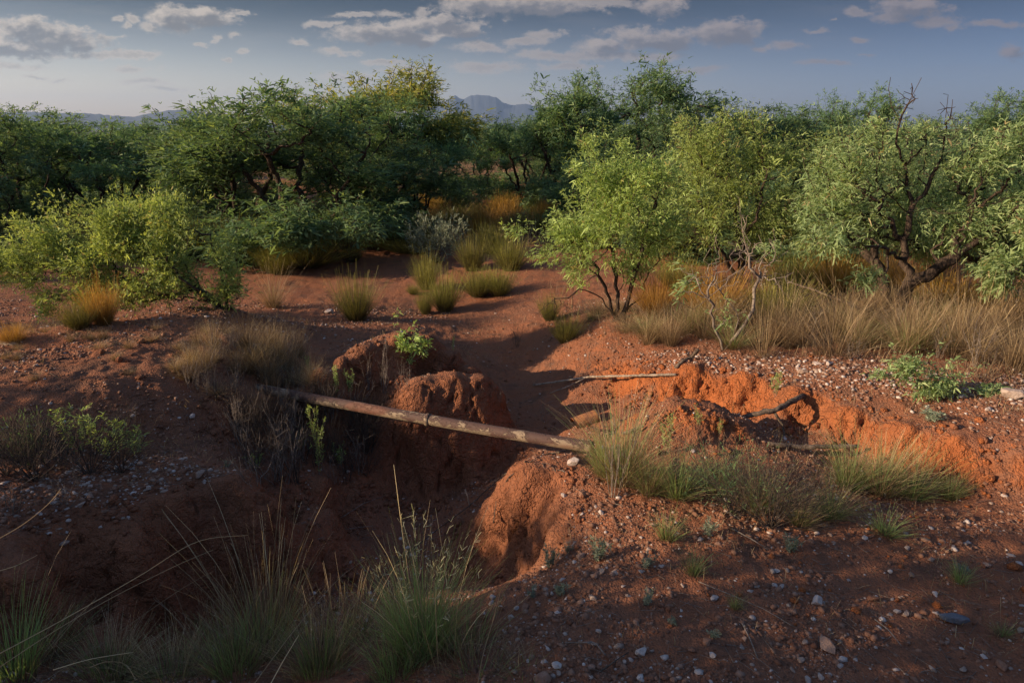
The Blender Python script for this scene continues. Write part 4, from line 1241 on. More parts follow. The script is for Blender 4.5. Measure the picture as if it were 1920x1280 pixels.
for i, (px, py, w, h, lab) in enumerate([(720,735,70,110,'pale dead stalks behind the pipe, left of the clay block'),(690,730,60,80,'dead stalks by the feathery green weed'),(760,735,60,70,'dead stalks against the clay block'),
   (970,650,46,60,'dark dead stalks beside the wash'),(940,770,30,60,'thin dead weed in the sandy channel'),(1020,790,40,60,'dark weed beside the rusty scrap'),(1100,690,50,40,'dead weed on the shaded slope')]):
    pp('dead_stalks', px, py, w, h, K_DEAD if i != 3 else K_DEADDK, i, lab, 'weed', 'dead stalks along the wash')
# left foreground thicket
for i, (px, py, w, h, k, lab) in enumerate([(60,905,230,150,K_TWIG,'dark twiggy thicket at the left edge'),(170,890,220,150,K_TWIG,'dark twiggy shrub left of the stony ledge'),(210,860,100,130,K_WEED,'yellow-green weed rising from the left thicket'),
   (140,850,90,110,K_WEED,'dull green weed in the left thicket'),(60,880,110,120,K_TWIGL,'leafy dark shrub at the left edge'),(260,850,90,70,K_WEED,'small green weed at the end of the stony ledge'),(20,960,180,90,K_DEAD,'dead stalks lying at the left edge'),(120,950,120,60,K_DEAD,'dead stalks below the left thicket'),(150,920,30,90,K_DEAD,'single dry flower stalk in the left thicket'),(250,835,150,90,K_DEADDK,'dark dead weeds at the right end of the left thicket'),(110,870,200,120,K_DEADDK,'dark dead weeds in the middle of the left thicket'),(15,890,160,130,K_TWIG,'second dark twiggy thicket cut by the left edge'),(230,885,120,80,K_TWIG,'low dark twigs at the front of the left thicket')]):
    pp('thicket_shrub' if k in (K_TWIG, K_TWIGL) else 'green_weed' if k is K_WEED else 'dead_stalks', px, py, w, h, k, i, lab, 'shrub' if k in (K_TWIG, K_TWIGL) else 'weed')

# tussocks behind the nose and along the right plateau
for i, (px, py, w, h, k, lab) in enumerate([(1165,905,170,150,K_MIXED,'grey-green tussock with pale dead stems at the right end of the pipe'),(1130,890,90,100,K_GREEN,'green tussock touching the right end of the pipe'),
   (1270,930,150,92,K_GREEN,'wide green tussock left of the dark twiggy bush'),(1215,925,110,92,K_MIXED,'pale tussock between the pipe end and the wide green one'),(1340,925,110,80,K_MIXED,'tussock under the left side of the dark twiggy bush'),
   (1590,915,130,98,K_GREEN,'green tussock right of the dark twiggy bush'),(1650,925,140,100,K_MIXED,'second pale tussock right of the dark twiggy bush'),(1705,935,130,90,K_GREEN,'green tussock below the shaded bank'),
   (1555,970,110,70,K_GREEN,'dull tussock in front of the dark twiggy bush'),(1780,935,64,56,K_GREEN,'small separate green tussock near the right bank'),(1660,1000,90,44,K_SHORT,'low dull green tuft on the shaded soil'),
   (1300,1075,62,58,K_SHORT,'vivid green tuft on the stony soil, right foreground'),(1250,1010,70,60,K_SHORT,'green tuft below the pale tussock'),(1500,985,90,60,K_MIXED,'short mixed tussock at the foot of the twiggy bush'),
   (1800,1090,60,46,K_SHORT,'small dark green tuft at the right foreground'),(1378,1140,36,40,K_SHORT,'thin green tuft beside a white stone'),(1420,960,130,90,K_MIXED,'tussock in front of the twiggy bush, centre'),(1880,1190,50,30,K_SHORT,'little dry-green tuft near the lower right corner')]):
    pp('grass_tussock', px, py, w, h, k, i, lab, 'grass')
pp('twiggy_bush', 1440, 985, 330, 165, K_TWIG, 0, 'large dark twiggy bush on the right plateau', 'shrub')
pp('twiggy_bush', 1370, 960, 220, 140, K_TWIGL, 1, 'dark leafy bush growing into the large twiggy one', 'shrub')
pp('dead_stalks', 1150, 930, 120, 200, K_DEAD, 1, 'tall pale dead stalks by the right end of the pipe', 'weed')
pp('dead_stalks', 1190, 900, 100, 150, K_DEAD, 2, 'second tall pale dead stalks behind the first', 'weed')
for i, (px, py, w, h, lab) in enumerate([(1030,1065,50,66,'silvery weed at the foot of the clay nose'),(1066,1035,22,26,'tiny silvery weed between stones'),(1050,1115,46,44,'grey-green weed below the silvery one'),(1120,1050,64,66,'faded silvery weed beneath the nose tussock'),
   (1212,1062,44,40,'silvery weed left of the vivid green tuft'),(1325,1005,44,44,'silvery weed under the twiggy bush'),(1480,1035,54,50,'grey-green weed in front of the twiggy bush'),(1210,1130,44,40,'blue-green weed on the stony soil'),
   (1265,1170,34,22,'flat blue-green weed near pebbles'),(1340,1195,40,24,'blue-green weed below the white stone'),(1000,1120,30,30,'small green weed left of the stones'),(1805,1075,40,34,'greyish weed at the right foreground'),(1745,790,70,30,'grey weed on the shaded part of the bank'),(425,875,20,16,'tiny grey weed on the stony ledge')]):
    pp('silvery_weed', px, py, w, h, K_SAGE, i, lab, 'weed', 'silvery weeds on the near soil')
for i, (px, py, w, h, lab) in enumerate([(1455,745,36,64,'green weed growing out of the sunlit bank'),(1310,800,26,50,'slender weed at the foot of the sunlit bank'),(1250,850,40,90,'green weed on the small sunlit mound'),(1350,815,20,40,'short weed at the foot of the sunlit bank')]):
    pp('green_weed', px, py, w, h, K_WEED, i + 1, lab, 'weed', 'weeds on the sunlit bank')

# foreground grasses
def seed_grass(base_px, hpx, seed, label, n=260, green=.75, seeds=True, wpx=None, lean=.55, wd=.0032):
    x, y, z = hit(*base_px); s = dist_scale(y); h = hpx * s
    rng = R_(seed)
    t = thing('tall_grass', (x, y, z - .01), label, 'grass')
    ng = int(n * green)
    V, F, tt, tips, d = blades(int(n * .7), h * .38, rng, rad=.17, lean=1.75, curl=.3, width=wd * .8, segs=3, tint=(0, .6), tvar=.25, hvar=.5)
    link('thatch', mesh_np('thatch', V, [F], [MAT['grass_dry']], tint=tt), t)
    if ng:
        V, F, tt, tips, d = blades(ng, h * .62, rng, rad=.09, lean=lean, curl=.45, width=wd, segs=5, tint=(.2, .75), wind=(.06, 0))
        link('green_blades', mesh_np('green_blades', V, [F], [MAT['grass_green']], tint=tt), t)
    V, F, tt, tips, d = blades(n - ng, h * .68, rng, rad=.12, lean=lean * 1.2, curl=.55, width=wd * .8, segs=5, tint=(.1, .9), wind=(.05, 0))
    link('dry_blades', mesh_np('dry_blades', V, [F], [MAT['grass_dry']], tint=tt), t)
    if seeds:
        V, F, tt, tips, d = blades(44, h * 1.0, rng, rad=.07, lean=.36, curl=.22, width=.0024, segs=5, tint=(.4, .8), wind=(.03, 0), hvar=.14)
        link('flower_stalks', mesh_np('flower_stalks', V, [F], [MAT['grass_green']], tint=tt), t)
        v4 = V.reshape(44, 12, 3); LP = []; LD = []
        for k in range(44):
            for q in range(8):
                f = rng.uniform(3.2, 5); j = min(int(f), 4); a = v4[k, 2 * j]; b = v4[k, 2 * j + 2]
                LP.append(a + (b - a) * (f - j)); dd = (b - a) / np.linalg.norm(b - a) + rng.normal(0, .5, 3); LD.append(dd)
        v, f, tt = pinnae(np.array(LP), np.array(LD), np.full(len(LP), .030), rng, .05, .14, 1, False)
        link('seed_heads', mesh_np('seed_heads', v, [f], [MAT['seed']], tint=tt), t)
    return t
seed_grass((790, 1225), 290, 701, 'tall green grass with pale seed spikes, centre foreground', 800, .78)
seed_grass((745, 1262), 170, 702, 'low green grass in front of the seeded clump', 300, .8, False)
seed_grass((870, 1215), 170, 703, 'finer mixed grass right of the seeded clump', 230, .45, False)
seed_grass((490, 1240), 230, 704, 'large grass clump with sunlit golden tips, lower left', 820, .4, False, lean=.6)
seed_grass((440, 1262), 200, 705, 'dark grass in front of the golden tipped clump', 340, .5, False)
seed_grass((600, 1262), 190, 706, 'dull grass between the two big foreground clumps', 520, .4, False, lean=.7)
seed_grass((25, 1268), 260, 707, 'green blades rising at the lower left corner', 240, .8, False, lean=.5, wd=.0045)
seed_grass((200, 1268), 150, 708, 'dark matted grass at the bottom left', 700, .3, False, lean=1.1)
seed_grass((320, 1272), 130, 709, 'dark matted grass left of the golden tipped clump', 600, .3, False, lean=1.1)
seed_grass((90, 1210), 140, 710, 'matted grass below the dark bank at left', 480, .35, False, lean=1.2)
seed_grass((690, 1200), 150, 711, 'dull green grass behind the seeded clump', 220, .6, False)
seed_grass((900, 1262), 120, 712, 'low dry grass at the bottom, left of the stones', 200, .25, False, lean=1.0)
seed_grass((395, 1215), 120, 713, 'sparse dry grass at the foot of the dark bank', 260, .3, False, lean=.9)
seed_grass((760, 1190), 120, 714, 'dark green grass in the gully behind the seeded clump', 300, .7, False, lean=.8)
seed_grass((990, 1265), 70, 715, 'short dry grass beside the tan slabs', 120, .2, False, lean=1.0)
# golden upright leaves catching the sun
def gold_leaves(base_px, hpx, seed, label, n=46):
    x, y, z = hit(*base_px); h = hpx * dist_scale(y); rng = R_(seed)
    V, F, tt, tips, d = blades(n, h, rng, rad=.14, lean=.42, curl=.3, width=.007, segs=5, tint=(.2, .95), hvar=.18)
    o = link('dry_grass_leaves', mesh_np('dry_grass_leaves', V, [F], [MAT['grass_dry']], tint=tt), None, (x, y, z)); tag(o, label, 'grass')
gold_leaves((500, 1215), 285, 720, 'broad dry golden leaves standing over the lower left grass clump', 80)
gold_leaves((640, 1215), 160, 721, 'thin dry leaves between the two foreground clumps', 60)
gold_leaves((830, 1230), 300, 722, 'thin tan stalks leaning right of the seeded grass', 16)
gold_leaves((400, 1235), 200, 723, 'dry leaves left of the golden tipped clump', 22)
# long arching straws
def straw_arc(pts, r, label, mat='grass_dry', tint=.8, group='long arching straws, lower left'):
    P3 = []
    for (px, py, Y) in pts: P3.append(at_Y(px, py, Y))
    P3 = np.array(P3, float); q = []
    m = len(P3); tt = np.linspace(0, m - 1, 26)
    for t in tt:      # Catmull-Rom
        i = min(int(t), m - 2); f = t - i
        p0, p1, p2, p3 = P3[max(i - 1, 0)], P3[i], P3[i + 1], P3[min(i + 2, m - 1)]
        q.append(.5 * ((2 * p1) + (-p0 + p2) * f + (2 * p0 - 5 * p1 + 4 * p2 - p3) * f * f + (-p0 + 3 * p1 - 3 * p2 + p3) * f ** 3))
    q = np.array(q); V, F = tube(q, np.linspace(r, r * .5, len(q)), 4)
    c = q[0].copy()
    o = link('arching_straw', mesh_np('arching_straw', V - c, F, [MAT[mat]], tint=np.full(len(V), tint)), None, c); tag(o, label, 'grass', group)
straw_arc([(-30,1240,2.0),(120,1160,2.2),(260,1080,2.4),(370,1015,2.6),(465,1003,2.8)], .0022, 'longest straw, arching to the dark bank from the lower left')
straw_arc([(-30,1270,2.0),(90,1190,2.15),(210,1120,2.3),(330,1060,2.5),(400,1030,2.6)], .0018, 'straw arching just under the longest one')
straw_arc([(-30,1025,2.6),(40,985,2.7),(90,945,2.8),(115,915,2.85)], .0026, 'short bright straw at the left edge')
straw_arc([(-20,1075,2.5),(30,1060,2.55),(70,1040,2.6)], .0022, 'shortest straw at the left edge')
straw_arc([(60,1290,1.95),(200,1200,2.2),(330,1110,2.4),(400,1070,2.5)], .0016, 'thin straw across the matted grass', tint=.6)
straw_arc([(170,1250,2.1),(200,1240,2.15),(235,1245,2.2),(255,1275,2.1)], .002, 'bent straw lying at the bottom left', tint=.7)
straw_arc([(470,1290,2.0),(560,1170,2.3),(640,1080,2.6),(700,1040,2.8)], .0016, 'thin straw crossing between the foreground clumps', tint=.7)
straw_arc([(500,1295,1.95),(530,1240,2.05),(560,1190,2.15)], .0022, 'short bright straw at the bottom', tint=.9)
straw_arc([(895,1290,2.1),(905,1230,2.15),(925,1160,2.25),(938,1110,2.3)], .002, 'upright straw left of the stones', tint=.8)
straw_arc([(100,1255,2.0),(170,1235,2.1),(250,1222,2.2)], .0022, 'flat bright straw on the matted grass', tint=.9)

# ================================================================ DEAD WOOD, PIPE, SCRAP
def wood(name, paths, label, cat, mat='dead_wood', k=8, jit=.12, seed=1):
    """paths: [(points (px, py, Y), r0, r1)]"""
    rng = R_(seed); parts = []; c = np.array(at_Y(*paths[0][0][0]))
    for (pts, r0, r1) in paths:
        P3 = np.array([at_Y(*p) for p in pts], float); q = []
        for a, b in zip(P3[:-1], P3[1:]):
            m = max(2, int(np.linalg.norm(b - a) / .035))
            for i in range(m): q.append(a + (b - a) * i / m)
        q.append(P3[-1]); q = np.array(q)
        q[1:-1] += rng.normal(0, r0 * .16, q[1:-1].shape)
        rr = np.linspace(r0, r1, len(q)) * (1 + rng.normal(0, .06, len(q)))
        V, F = tube(q - c, rr, k, rng, jit); parts.append((V, F))
    V, F = join(parts)
    o = link(name, mesh_np(name, V, F, [MAT[mat]], smooth=False), None, c); tag(o, label, cat); return o
def on(px, py, lift=.02):
    """the same pixel, just above the ground"""
    x, y, z = hit(px, py); d = pix_dir(px, py); t = y / d[1]
    return (px, py, y - lift)
wood('long_stick', [([on(1000,722,.05), on(1060,713,.08), on(1110,706,.1), on(1190,704,.1), on(1268,702,.03)], .008, .013), ([on(1100,707,.1), on(1065,724,.06), on(1030,737,.03)], .006, .003)], 'long pale forked stick lying across the shaded slope to the sunlit bank', 'branch', 'pale_wood', seed=3)
wood('broken_branch', [([on(1266,690,.03), on(1280,676,.06), on(1296,670,.06), (1309,655,on(1309,675)[2] - .02)], .016, .014)], 'short crooked broken branch on the lip of the sunlit bank', 'branch', seed=4)
Yl = hit(1440, 790)[1] - .22
wood('forked_log', [([(1385,786,Yl+.08),(1415,776,Yl),(1455,768,Yl),(1490,750,Yl+.12),(1506,742,Yl+.22)], .017, .022), ([(1450,769,Yl),(1466,795,Yl-.02),(1470,812,Yl-.03),(1468,838,Yl-.05)], .011, .006)], 'dark forked log leaning against the sunlit bank', 'log', seed=5)
wood('dark_log', [([(1440,832,4.35),(1500,838,4.35),(1610,836,4.3)], .018, .014)], 'dark log on the ground behind the twiggy bush', 'log', seed=6)
wood('small_stick', [([on(1168,812,.04), on(1188,805,.04), on(1206,799,.03)], .010, .007)], 'short dark stick on the left flank of the small sunlit mound', 'branch', seed=7)
wood('hanging_root', [([on(700,1095,.04), on(760,1040,.05), on(830,985,.08), on(880,948,.08), on(940,893,.10), on(985,865,.05), on(1030,850,.04), on(1085,841,.06)], 0.0035, .0065), ([on(925,980,.05), on(932,930,.06), on(955,893,.08), on(1000,862,.05)], .003, .004)], 'long dark root draped over the clay nose below the pipe', 'root', 'twig_dark', k=6, seed=8)
wood('small_stick', [([(872,917,on(880,950)[2]-.02),(877,930,on(880,950)[2]-.02),(881,951,on(880,950)[2])], .006, .004)], 'pale splinter standing in the gully left of the clay nose', 'branch', 'pale_wood', seed=9)
wood('pale_log', [([(-60,636,5.4),(-20,641,5.35),(30,647,5.3)], .024, .018)], 'pale log end at the left edge beside the golden tuft', 'log', 'pale_wood', seed=10)
wood('fallen_branch', [([(1478,528,7.0),(1530,545,6.8),(1575,563,6.6),(1620,582,6.4),(1655,600,6.3)], .009, .017), ([(1530,545,6.8),(1500,560,6.7),(1480,585,6.6)], .006, .003), ([(1575,563,6.6),(1590,545,6.7)], .005, .003)], 'fallen dark branch left of the large crooked trunk', 'branch', seed=11)
wood('curved_twig', [([on(1110,1203,.02), on(1120,1207,.03), on(1130,1222,.03), on(1135,1228,.01)], .004, .003), ([on(1060,1204,.02), on(1110,1203,.02)], .003, .004)], 'thin curved twig beside the pink-white stone, foreground', 'twig', 'twig', k=5, seed=12)
wood('thin_twig', [([on(1392,1168,.015), on(1405,1195,.02), on(1420,1232,.01)], .003, .003)], 'straight thin twig on the soil below the white stone', 'twig', 'twig', k=5, seed=13)
wood('thin_twig', [([on(1125,1258,.015), on(1150,1240,.03), on(1178,1222,.01)], .004, .002)], 'dark thin twig behind the tan stone, lower edge', 'twig', 'twig_dark', k=5, seed=14)
wood('thin_twig', [([on(1372,990,.03), on(1410,1010,.04), on(1440,1030,.02)], .004, .002)], 'grey twig in front of the dark twiggy bush', 'twig', 'twig', k=5, seed=15)
wood('thin_twig', [([on(1310,1090,.02), on(1360,1110,.03), on(1430,1140,.015), on(1490,1175,.015)], .0025, .0015)], 'long tan stem lying diagonally on the right foreground soil', 'twig', 'pale_wood', k=4, seed=16)
for i, (a, b, lab) in enumerate([((640,970),(724,928),'bleached twig low in the dark gully'),((596,1010),(700,985),'thin twig above the foreground grass'),((1640,1160),(1690,1210),'thin dark stem beside the slate stone')]):
    wood('thin_twig', [([on(*a, .03), on((a[0]+b[0])/2, (a[1]+b[1])/2 - 6, .05), on(*b, .02)], .003, .0018)], lab, 'twig', 'twig', k=5, seed=17 + i)

def rootlets():
    rng = R_(95); spots = [(1290,690),(1350,688),(1420,700),(1480,722),(1560,748),(1640,770),(1740,800),(1010,868),(975,890),(1050,880),(440,885),(380,880),(300,900),(860,720),(900,715),(220,945),(120,990)]
    parts = []
    for (px, py) in spots:
        for q in range(3):
            x, y, z = hit(px + rng.normal(0, 12), py); p = np.array([x, y - .01, z + .005]); pts = [p]
            d = np.array([rng.normal(0, .5), -.5, -.5])
            for k in range(6):
                d = d + rng.normal(0, .3, 3) + np.array([0, 0, -.25]); d /= np.linalg.norm(d); p = p + d * rng.uniform(.015, .035)
                p = np.array([p[0], p[1], max(p[2], float(gz(p[0], p[1])) + .004)]); pts.append(p)
            parts.append(tube(pts, np.linspace(.0022, .0007, 7), 4, cap=False))
    V, F = join(parts)
    tag(link('fine_roots', mesh_np('fine_roots', V, F, [MAT['twig']])), 'fine bare roots hanging from the cut banks', 'roots', kind='stuff')
rootlets()

def build_pipe():
    A = np.array(at_Y(455, 723, 5.50)); B = np.array(at_Y(1112, 838, 4.27))
    r = .041; ax = B - A; L = np.linalg.norm(ax); ax /= L
    root = thing('rusty_pipe', tuple(A), 'old rusted steel pipe spanning the gully in front of the clay block', 'pipe')
    rot = Vector((1, 0, 0)).rotation_difference(Vector(ax))
    root.rotation_mode = 'QUATERNION'; root.rotation_quaternion = rot
    n = 150; x = np.linspace(0, L, n); rng = R_(31)
    pts = np.stack([x, .006 * np.sin(x * 1.7), -.012 * np.sin(x / L * np.pi)], 1)
    k = 28; ang = np.linspace(0, 2 * np.pi, k, endpoint=False)
    rr = r * (1 + .012 * pnoise(x[:, None] * 14, np.cos(ang)[None] * 3 + 0 * x[:, None], np.sin(ang)[None] * 3 + 0 * x[:, None]))
    ring = pts[:, None] + np.stack([np.zeros((n, k)), rr * np.cos(ang), rr * np.sin(ang)], -1)
    V = ring.reshape(-1, 3); idx = np.arange(n * k).reshape(n, k); nx = np.roll(idx, -1, 1)
    F = [np.stack([idx[:-1], nx[:-1], nx[1:], idx[1:]], -1).reshape(-1, 4), idx[0][::-1][None], idx[-1][None]]
    link('pipe_body', mesh_np('pipe_body', V, F, [MAT['rust']], smooth=True), root)
    for f, w in ((.585, .016), (.02, .03)):
        xx = np.array([f * L - w, f * L - w * .9, f * L + w * .9, f * L + w]); p = np.stack([xx, .006 * np.sin(xx * 1.7), -.012 * np.sin(xx / L * np.pi)], 1)
        V, F = tube(p, [r * .98, r + .007, r + .007, r * .98], 28)
        link('coupling_ring', mesh_np('coupling_ring', V, F, [MAT['rust']]), root)
build_pipe()

def build_scrap():
    x, y, z = hit(1098, 792)
    root = thing('metal_scrap', (x, y, z + .015), 'bent rusty piece of broken pipe lying open in the channel', 'scrap', rz=.35)
    root.rotation_euler = (.25, -.22, .30)
    n = 14; L = .23; r = .075; th = .004; a = np.linspace(-.35, 3.3, n)
    xs = np.linspace(-L / 2, L / 2, 7)
    rng = R_(32)
    def shell(rad): return np.stack([np.stack([np.full(n, X + 0.02 * math.sin(3 * X * 9)), rad * np.cos(a), rad * np.sin(a) * (.85)], -1) for X in xs])
    o_ = shell(r); i_ = shell(r - th); V = np.vstack([o_.reshape(-1, 3), i_.reshape(-1, 3)])
    V[:, 0] += rng.normal(0, .002, len(V)); idx = np.arange(7 * n).reshape(7, n); q = lambda I: np.stack([I[:-1, :-1], I[:-1, 1:], I[1:, 1:], I[1:, :-1]], -1).reshape(-1, 4)
    N = 7 * n; F = [q(idx), q(idx + N)[:, ::-1]]
    e = []
    for rw in (idx[0], idx[-1], idx[:, 0], idx[:, -1]):
        for s0, s1 in zip(rw[:-1], rw[1:]): e.append((s0, s1, s1 + N, s0 + N))
    F.append(np.array(e))
    link('curved_sheet', mesh_np('curved_sheet', V, [np.vstack(F)], [MAT['rust2']]), root)
    tb = [tube([(L / 2, r * math.cos(t) * .98, r * math.sin(t) * .83) for t in a], .006, 6)]
    V, F = join(tb); link('rolled_rim', mesh_np('rolled_rim', V, F, [MAT['rust']]), root)
build_scrap()

# ================================================================ STONES
_ico = None
def ico(sub=0):
    t = (1 + 5 ** .5) / 2
    v = np.array([(-1,t,0),(1,t,0),(-1,-t,0),(1,-t,0),(0,-1,t),(0,1,t),(0,-1,-t),(0,1,-t),(t,0,-1),(t,0,1),(-t,0,-1),(-t,0,1)], float); v /= np.linalg.norm(v[0])
    f = np.array([(0,11,5),(0,5,1),(0,1,7),(0,7,10),(0,10,11),(1,5,9),(5,11,4),(11,10,2),(10,7,6),(7,1,8),(3,9,4),(3,4,2),(3,2,6),(3,6,8),(3,8,9),(4,9,5),(2,4,11),(6,2,10),(8,6,7),(9,8,1)])
    for _ in range(sub):
        v = list(map(tuple, v)); c = {}; nf = []
        def mid(a, b):
            k = (min(a, b), max(a, b))
            if k not in c:
                p = (np.array(v[a]) + np.array(v[b])) / 2; p /= np.linalg.norm(p); v.append(tuple(p)); c[k] = len(v) - 1
            return c[k]
        for a, b, d in f:
            x, y, z = mid(a, b), mid(b, d), mid(d, a); nf += [(a, x, z), (b, y, x), (d, z, y), (x, y, z)]
        v = np.array(v); f = np.array(nf)
    return v, f
V0, F0 = ico(0); V2, F2 = ico(3)
def stone_mesh(seed, tint, mat='stone', flat=.7, long=1.3):
    rng = R_(seed); v = V2.copy()
    for _ in range(16):       # cut facets
        d = rng.normal(size=3); d /= np.linalg.norm(d); h = rng.uniform(.50, .86)
        s = v @ d; m = s > h; v[m] -= np.outer(s[m] - h, d)
    v *= (1 + .07 * pnoise(v[:, 0] * 3 + seed, v[:, 1] * 3, v[:, 2] * 3) + .03 * pnoise(v[:, 0] * 9 + seed, v[:, 1] * 9, v[:, 2] * 9))[:, None]
    v *= np.array([long, 1, flat]) / max(long, 1) * .62
    return mesh_np('stone', v, [F2], [MAT[mat]], tint=np.full(len(v), tint * .9))
def stone(px, py, wpx, tint, label, seed, flat=.7, long=1.25, mat='stone', group=None, sink=.2, rz=None):
    x, y, z = hit(px, py); s = wpx * dist_scale(y)
    o = link('stone', stone_mesh(seed, tint, mat, flat, long), None, (x, y, z + s * (.3 * flat) * (1 - sink)))
    rng = R_(seed + 7); o.scale = (s, s, s); o.rotation_euler = (rng.normal(0, .2), rng.normal(0, .2), rz if rz is not None else rng.uniform(0, 6.28))
    return tag(o, label, 'stone', group)
ST = [(1338,1124,20,.92,'white angular stone above the blue-green weed, right foreground'),(1202,1225,28,.95,'flat pinkish white stone near the bottom, left of centre of the soil'),(1122,1184,15,.85,'small pink block stone right of the curved twig'),
 (1110,1252,22,.45,'tan block stone near the bottom edge'),(1335,1229,20,.93,'white wedge stone near the bottom right of a brown one'),(1128,1075,19,.6,'tan rounded stone of the cluster under the nose'),(1153,1076,17,.72,'pink stone of the cluster under the nose'),
 (1088,1047,20,.5,'square tan stone beside the tiny silvery weed'),(1077,1055,11,.93,'small white stone touching the square tan one'),(1116,1082,16,.4,'grey-brown stone of the cluster under the nose'),(1045,1149,12,.92,'small white pebble left of the blue-green weed'),
 (1111,1122,16,.7,'pale leaning chip stone'),(1178,1118,11,.7,'small pinkish stone on the stony soil'),(1168,1100,10,.85,'small pale stone above the pinkish one'),(1325,1207,22,.3,'brown stone left of the white wedge'),(1296,1222,24,.25,'dark brown angular stone near the bottom'),
 (1222,1222,12,.7,'pale round pebble beside the flat white stone'),(1396,1199,14,.5,'pinkish brown stone right of the blue-green weed'),(1045,1250,22,.95,'flat white stone on top of the tan slabs'),(1047,1264,16,.65,'pinkish stone beneath the flat white one'),
 (1020,1243,14,.85,'white rounded stone left of the tan slabs'),(1018,1278,42,.45,'long tan slab at the bottom edge'),(1455,1072,14,.93,'white pebble in front of the twiggy bush'),(1280,1099,12,.7,'tan chip right of the vivid tuft'),
 (1533,1132,30,.90,'largest white stone of the right foreground'),(1634,1124,24,.12,'dark red rounded stone'),(1672,1124,10,.85,'tiny white stone right of the dark red one'),(1682,1148,13,.85,'white stone left of a pink one, near the slate'),
 (1697,1154,17,.6,'pink stone left of the slate one'),(1753,1114,16,.95,'white streaked stone above the slate one'),(1668,1073,13,.96,'white chip on the shaded soil'),(1620,1010,14,.97,'white bone-like stone below the tussocks'),
 (1698,1002,13,.7,'pale stone below the small green tuft'),(1700,1028,16,.72,'greyish pale stone on the shaded soil'),(1745,1052,13,.6,'flat pink-grey stone on the shaded soil'),(1787,1026,11,.7,'grey pebble near the right side'),
 (1550,1214,42,.5,'long pinkish brown stone near the bottom'),(1510,1207,13,.6,'small pink stone left of the long brownish one'),(1748,1257,18,.7,'pale stone near the bottom right'),(1806,1256,18,.65,'tan upright stone near the bottom right'),
 (1845,1232,14,.9,'white sliver stone near the lower right'),(1912,1060,15,.92,'white stone at the right edge'),(1915,1137,13,.8,'pale stone at the right edge, lower'),(1775,1206,14,.55,'grey-pink pebble below the slate stone'),
 (1850,1062,16,.55,'tan flat stone right side'),(1485,1257,14,.6,'pinkish pebble on the bottom edge'),(1540,1270,18,.75,'pale stone on the bottom edge'),(1515,1277,19,.8,'white rounded stone on the bottom edge'),
 (1880,1252,28,.3,'large brown stone in the lower right corner'),(1420,1100,11,.8,'small pale pebble in the middle of the soil'),
 (1530,683,16,.93,'white stone on the gravel top of the sunlit bank'),(1554,684,14,.85,'second white stone on the gravel top, just right'),(1424,682,10,.8,'small pale stone on the gravel top, left'),(1436,685,12,.4,'dark grey stone on the gravel top'),
 (1505,700,16,.6,'pink stone near the lip of the bank'),(1898,745,40,.78,'large pale boulder at the right edge on the bank'),(1855,770,18,.85,'white flat stone right side of the bank top'),(1410,580,12,.95,'white stone right of the young mesquite trunk'),
 (375,893,22,.6,'tan block stone on the stony ledge, lower left'),(477,650,20,.62,'pointed tan stone below the left bush'),(617,586,16,.9,'white flat stone beside the nearest broom tuft'),(362,783,14,.93,'white chip stone on the slope of the left hill'),
 (152,948,17,.75,'grey-white stone in the left thicket'),(170,932,18,.55,'grey stone behind the grey-white one'),(252,895,11,.85,'white chip on the stony ledge, left'),(278,918,14,.8,'pale stone in the middle of the stony ledge'),
 (234,938,9,.95,'tiny white stone in front of the ledge pebbles'),(189,989,8,.96,'white pebble on the bank below the ledge'),(93,1002,12,.93,'white stone at the lip of the dark bank'),(126,1000,9,.85,'pale pebble right of the lip stone'),
 (120,1020,18,.6,'pinkish flat stone at the lip of the dark bank'),(1076,868,26,.9,'pale bone-shaped stone on the clay nose'),(1058,932,13,.9,'white stone on the front of the clay nose'),(1090,928,26,.35,'grey-brown flat stone on the clay nose'),
 (1126,962,12,.92,'white pebble right side of the clay nose'),(1092,965,10,.92,'white pebble lower on the clay nose'),(1047,858,8,.9,'tiny white stone at the top of the nose'),(925,1122,13,.9,'pinkish white stone at the left of the stony soil'),
 (968,1142,14,.92,'white stone left of an orange one'),(984,1140,20,.3,'orange-brown stone left part of the soil'),(958,1158,18,.8,'pale leaning stone by the left soil edge'),(1130,842,14,.95,'white stone below the pipe end'),(1300,848,14,.9,'white stone in the tussocks under the small mound')]
for i, (px, py, w, t, lab) in enumerate(ST): stone(px, py, w, t, lab, 900 + i, flat=.55 + .3 * ((i * 37) % 10) / 10, long=1.1 + .5 * ((i * 53) % 10) / 10)
stone(1782, 1165, 54, .6, 'dark slate-blue wedge stone, right foreground', 999, .75, 1.7, 'stone_slate', rz=2.6)
stone(1754, 1150, 11, .85, 'small white stone touching the slate wedge', 998)
rng = R_(77); protos = [stone_mesh(1200 + i, [.1, .25, .38, .5, .62, .85][i % 6], 'stone', rng.uniform(.5, .8), rng.uniform(1.1, 1.5)) for i in range(18)]
n = 0
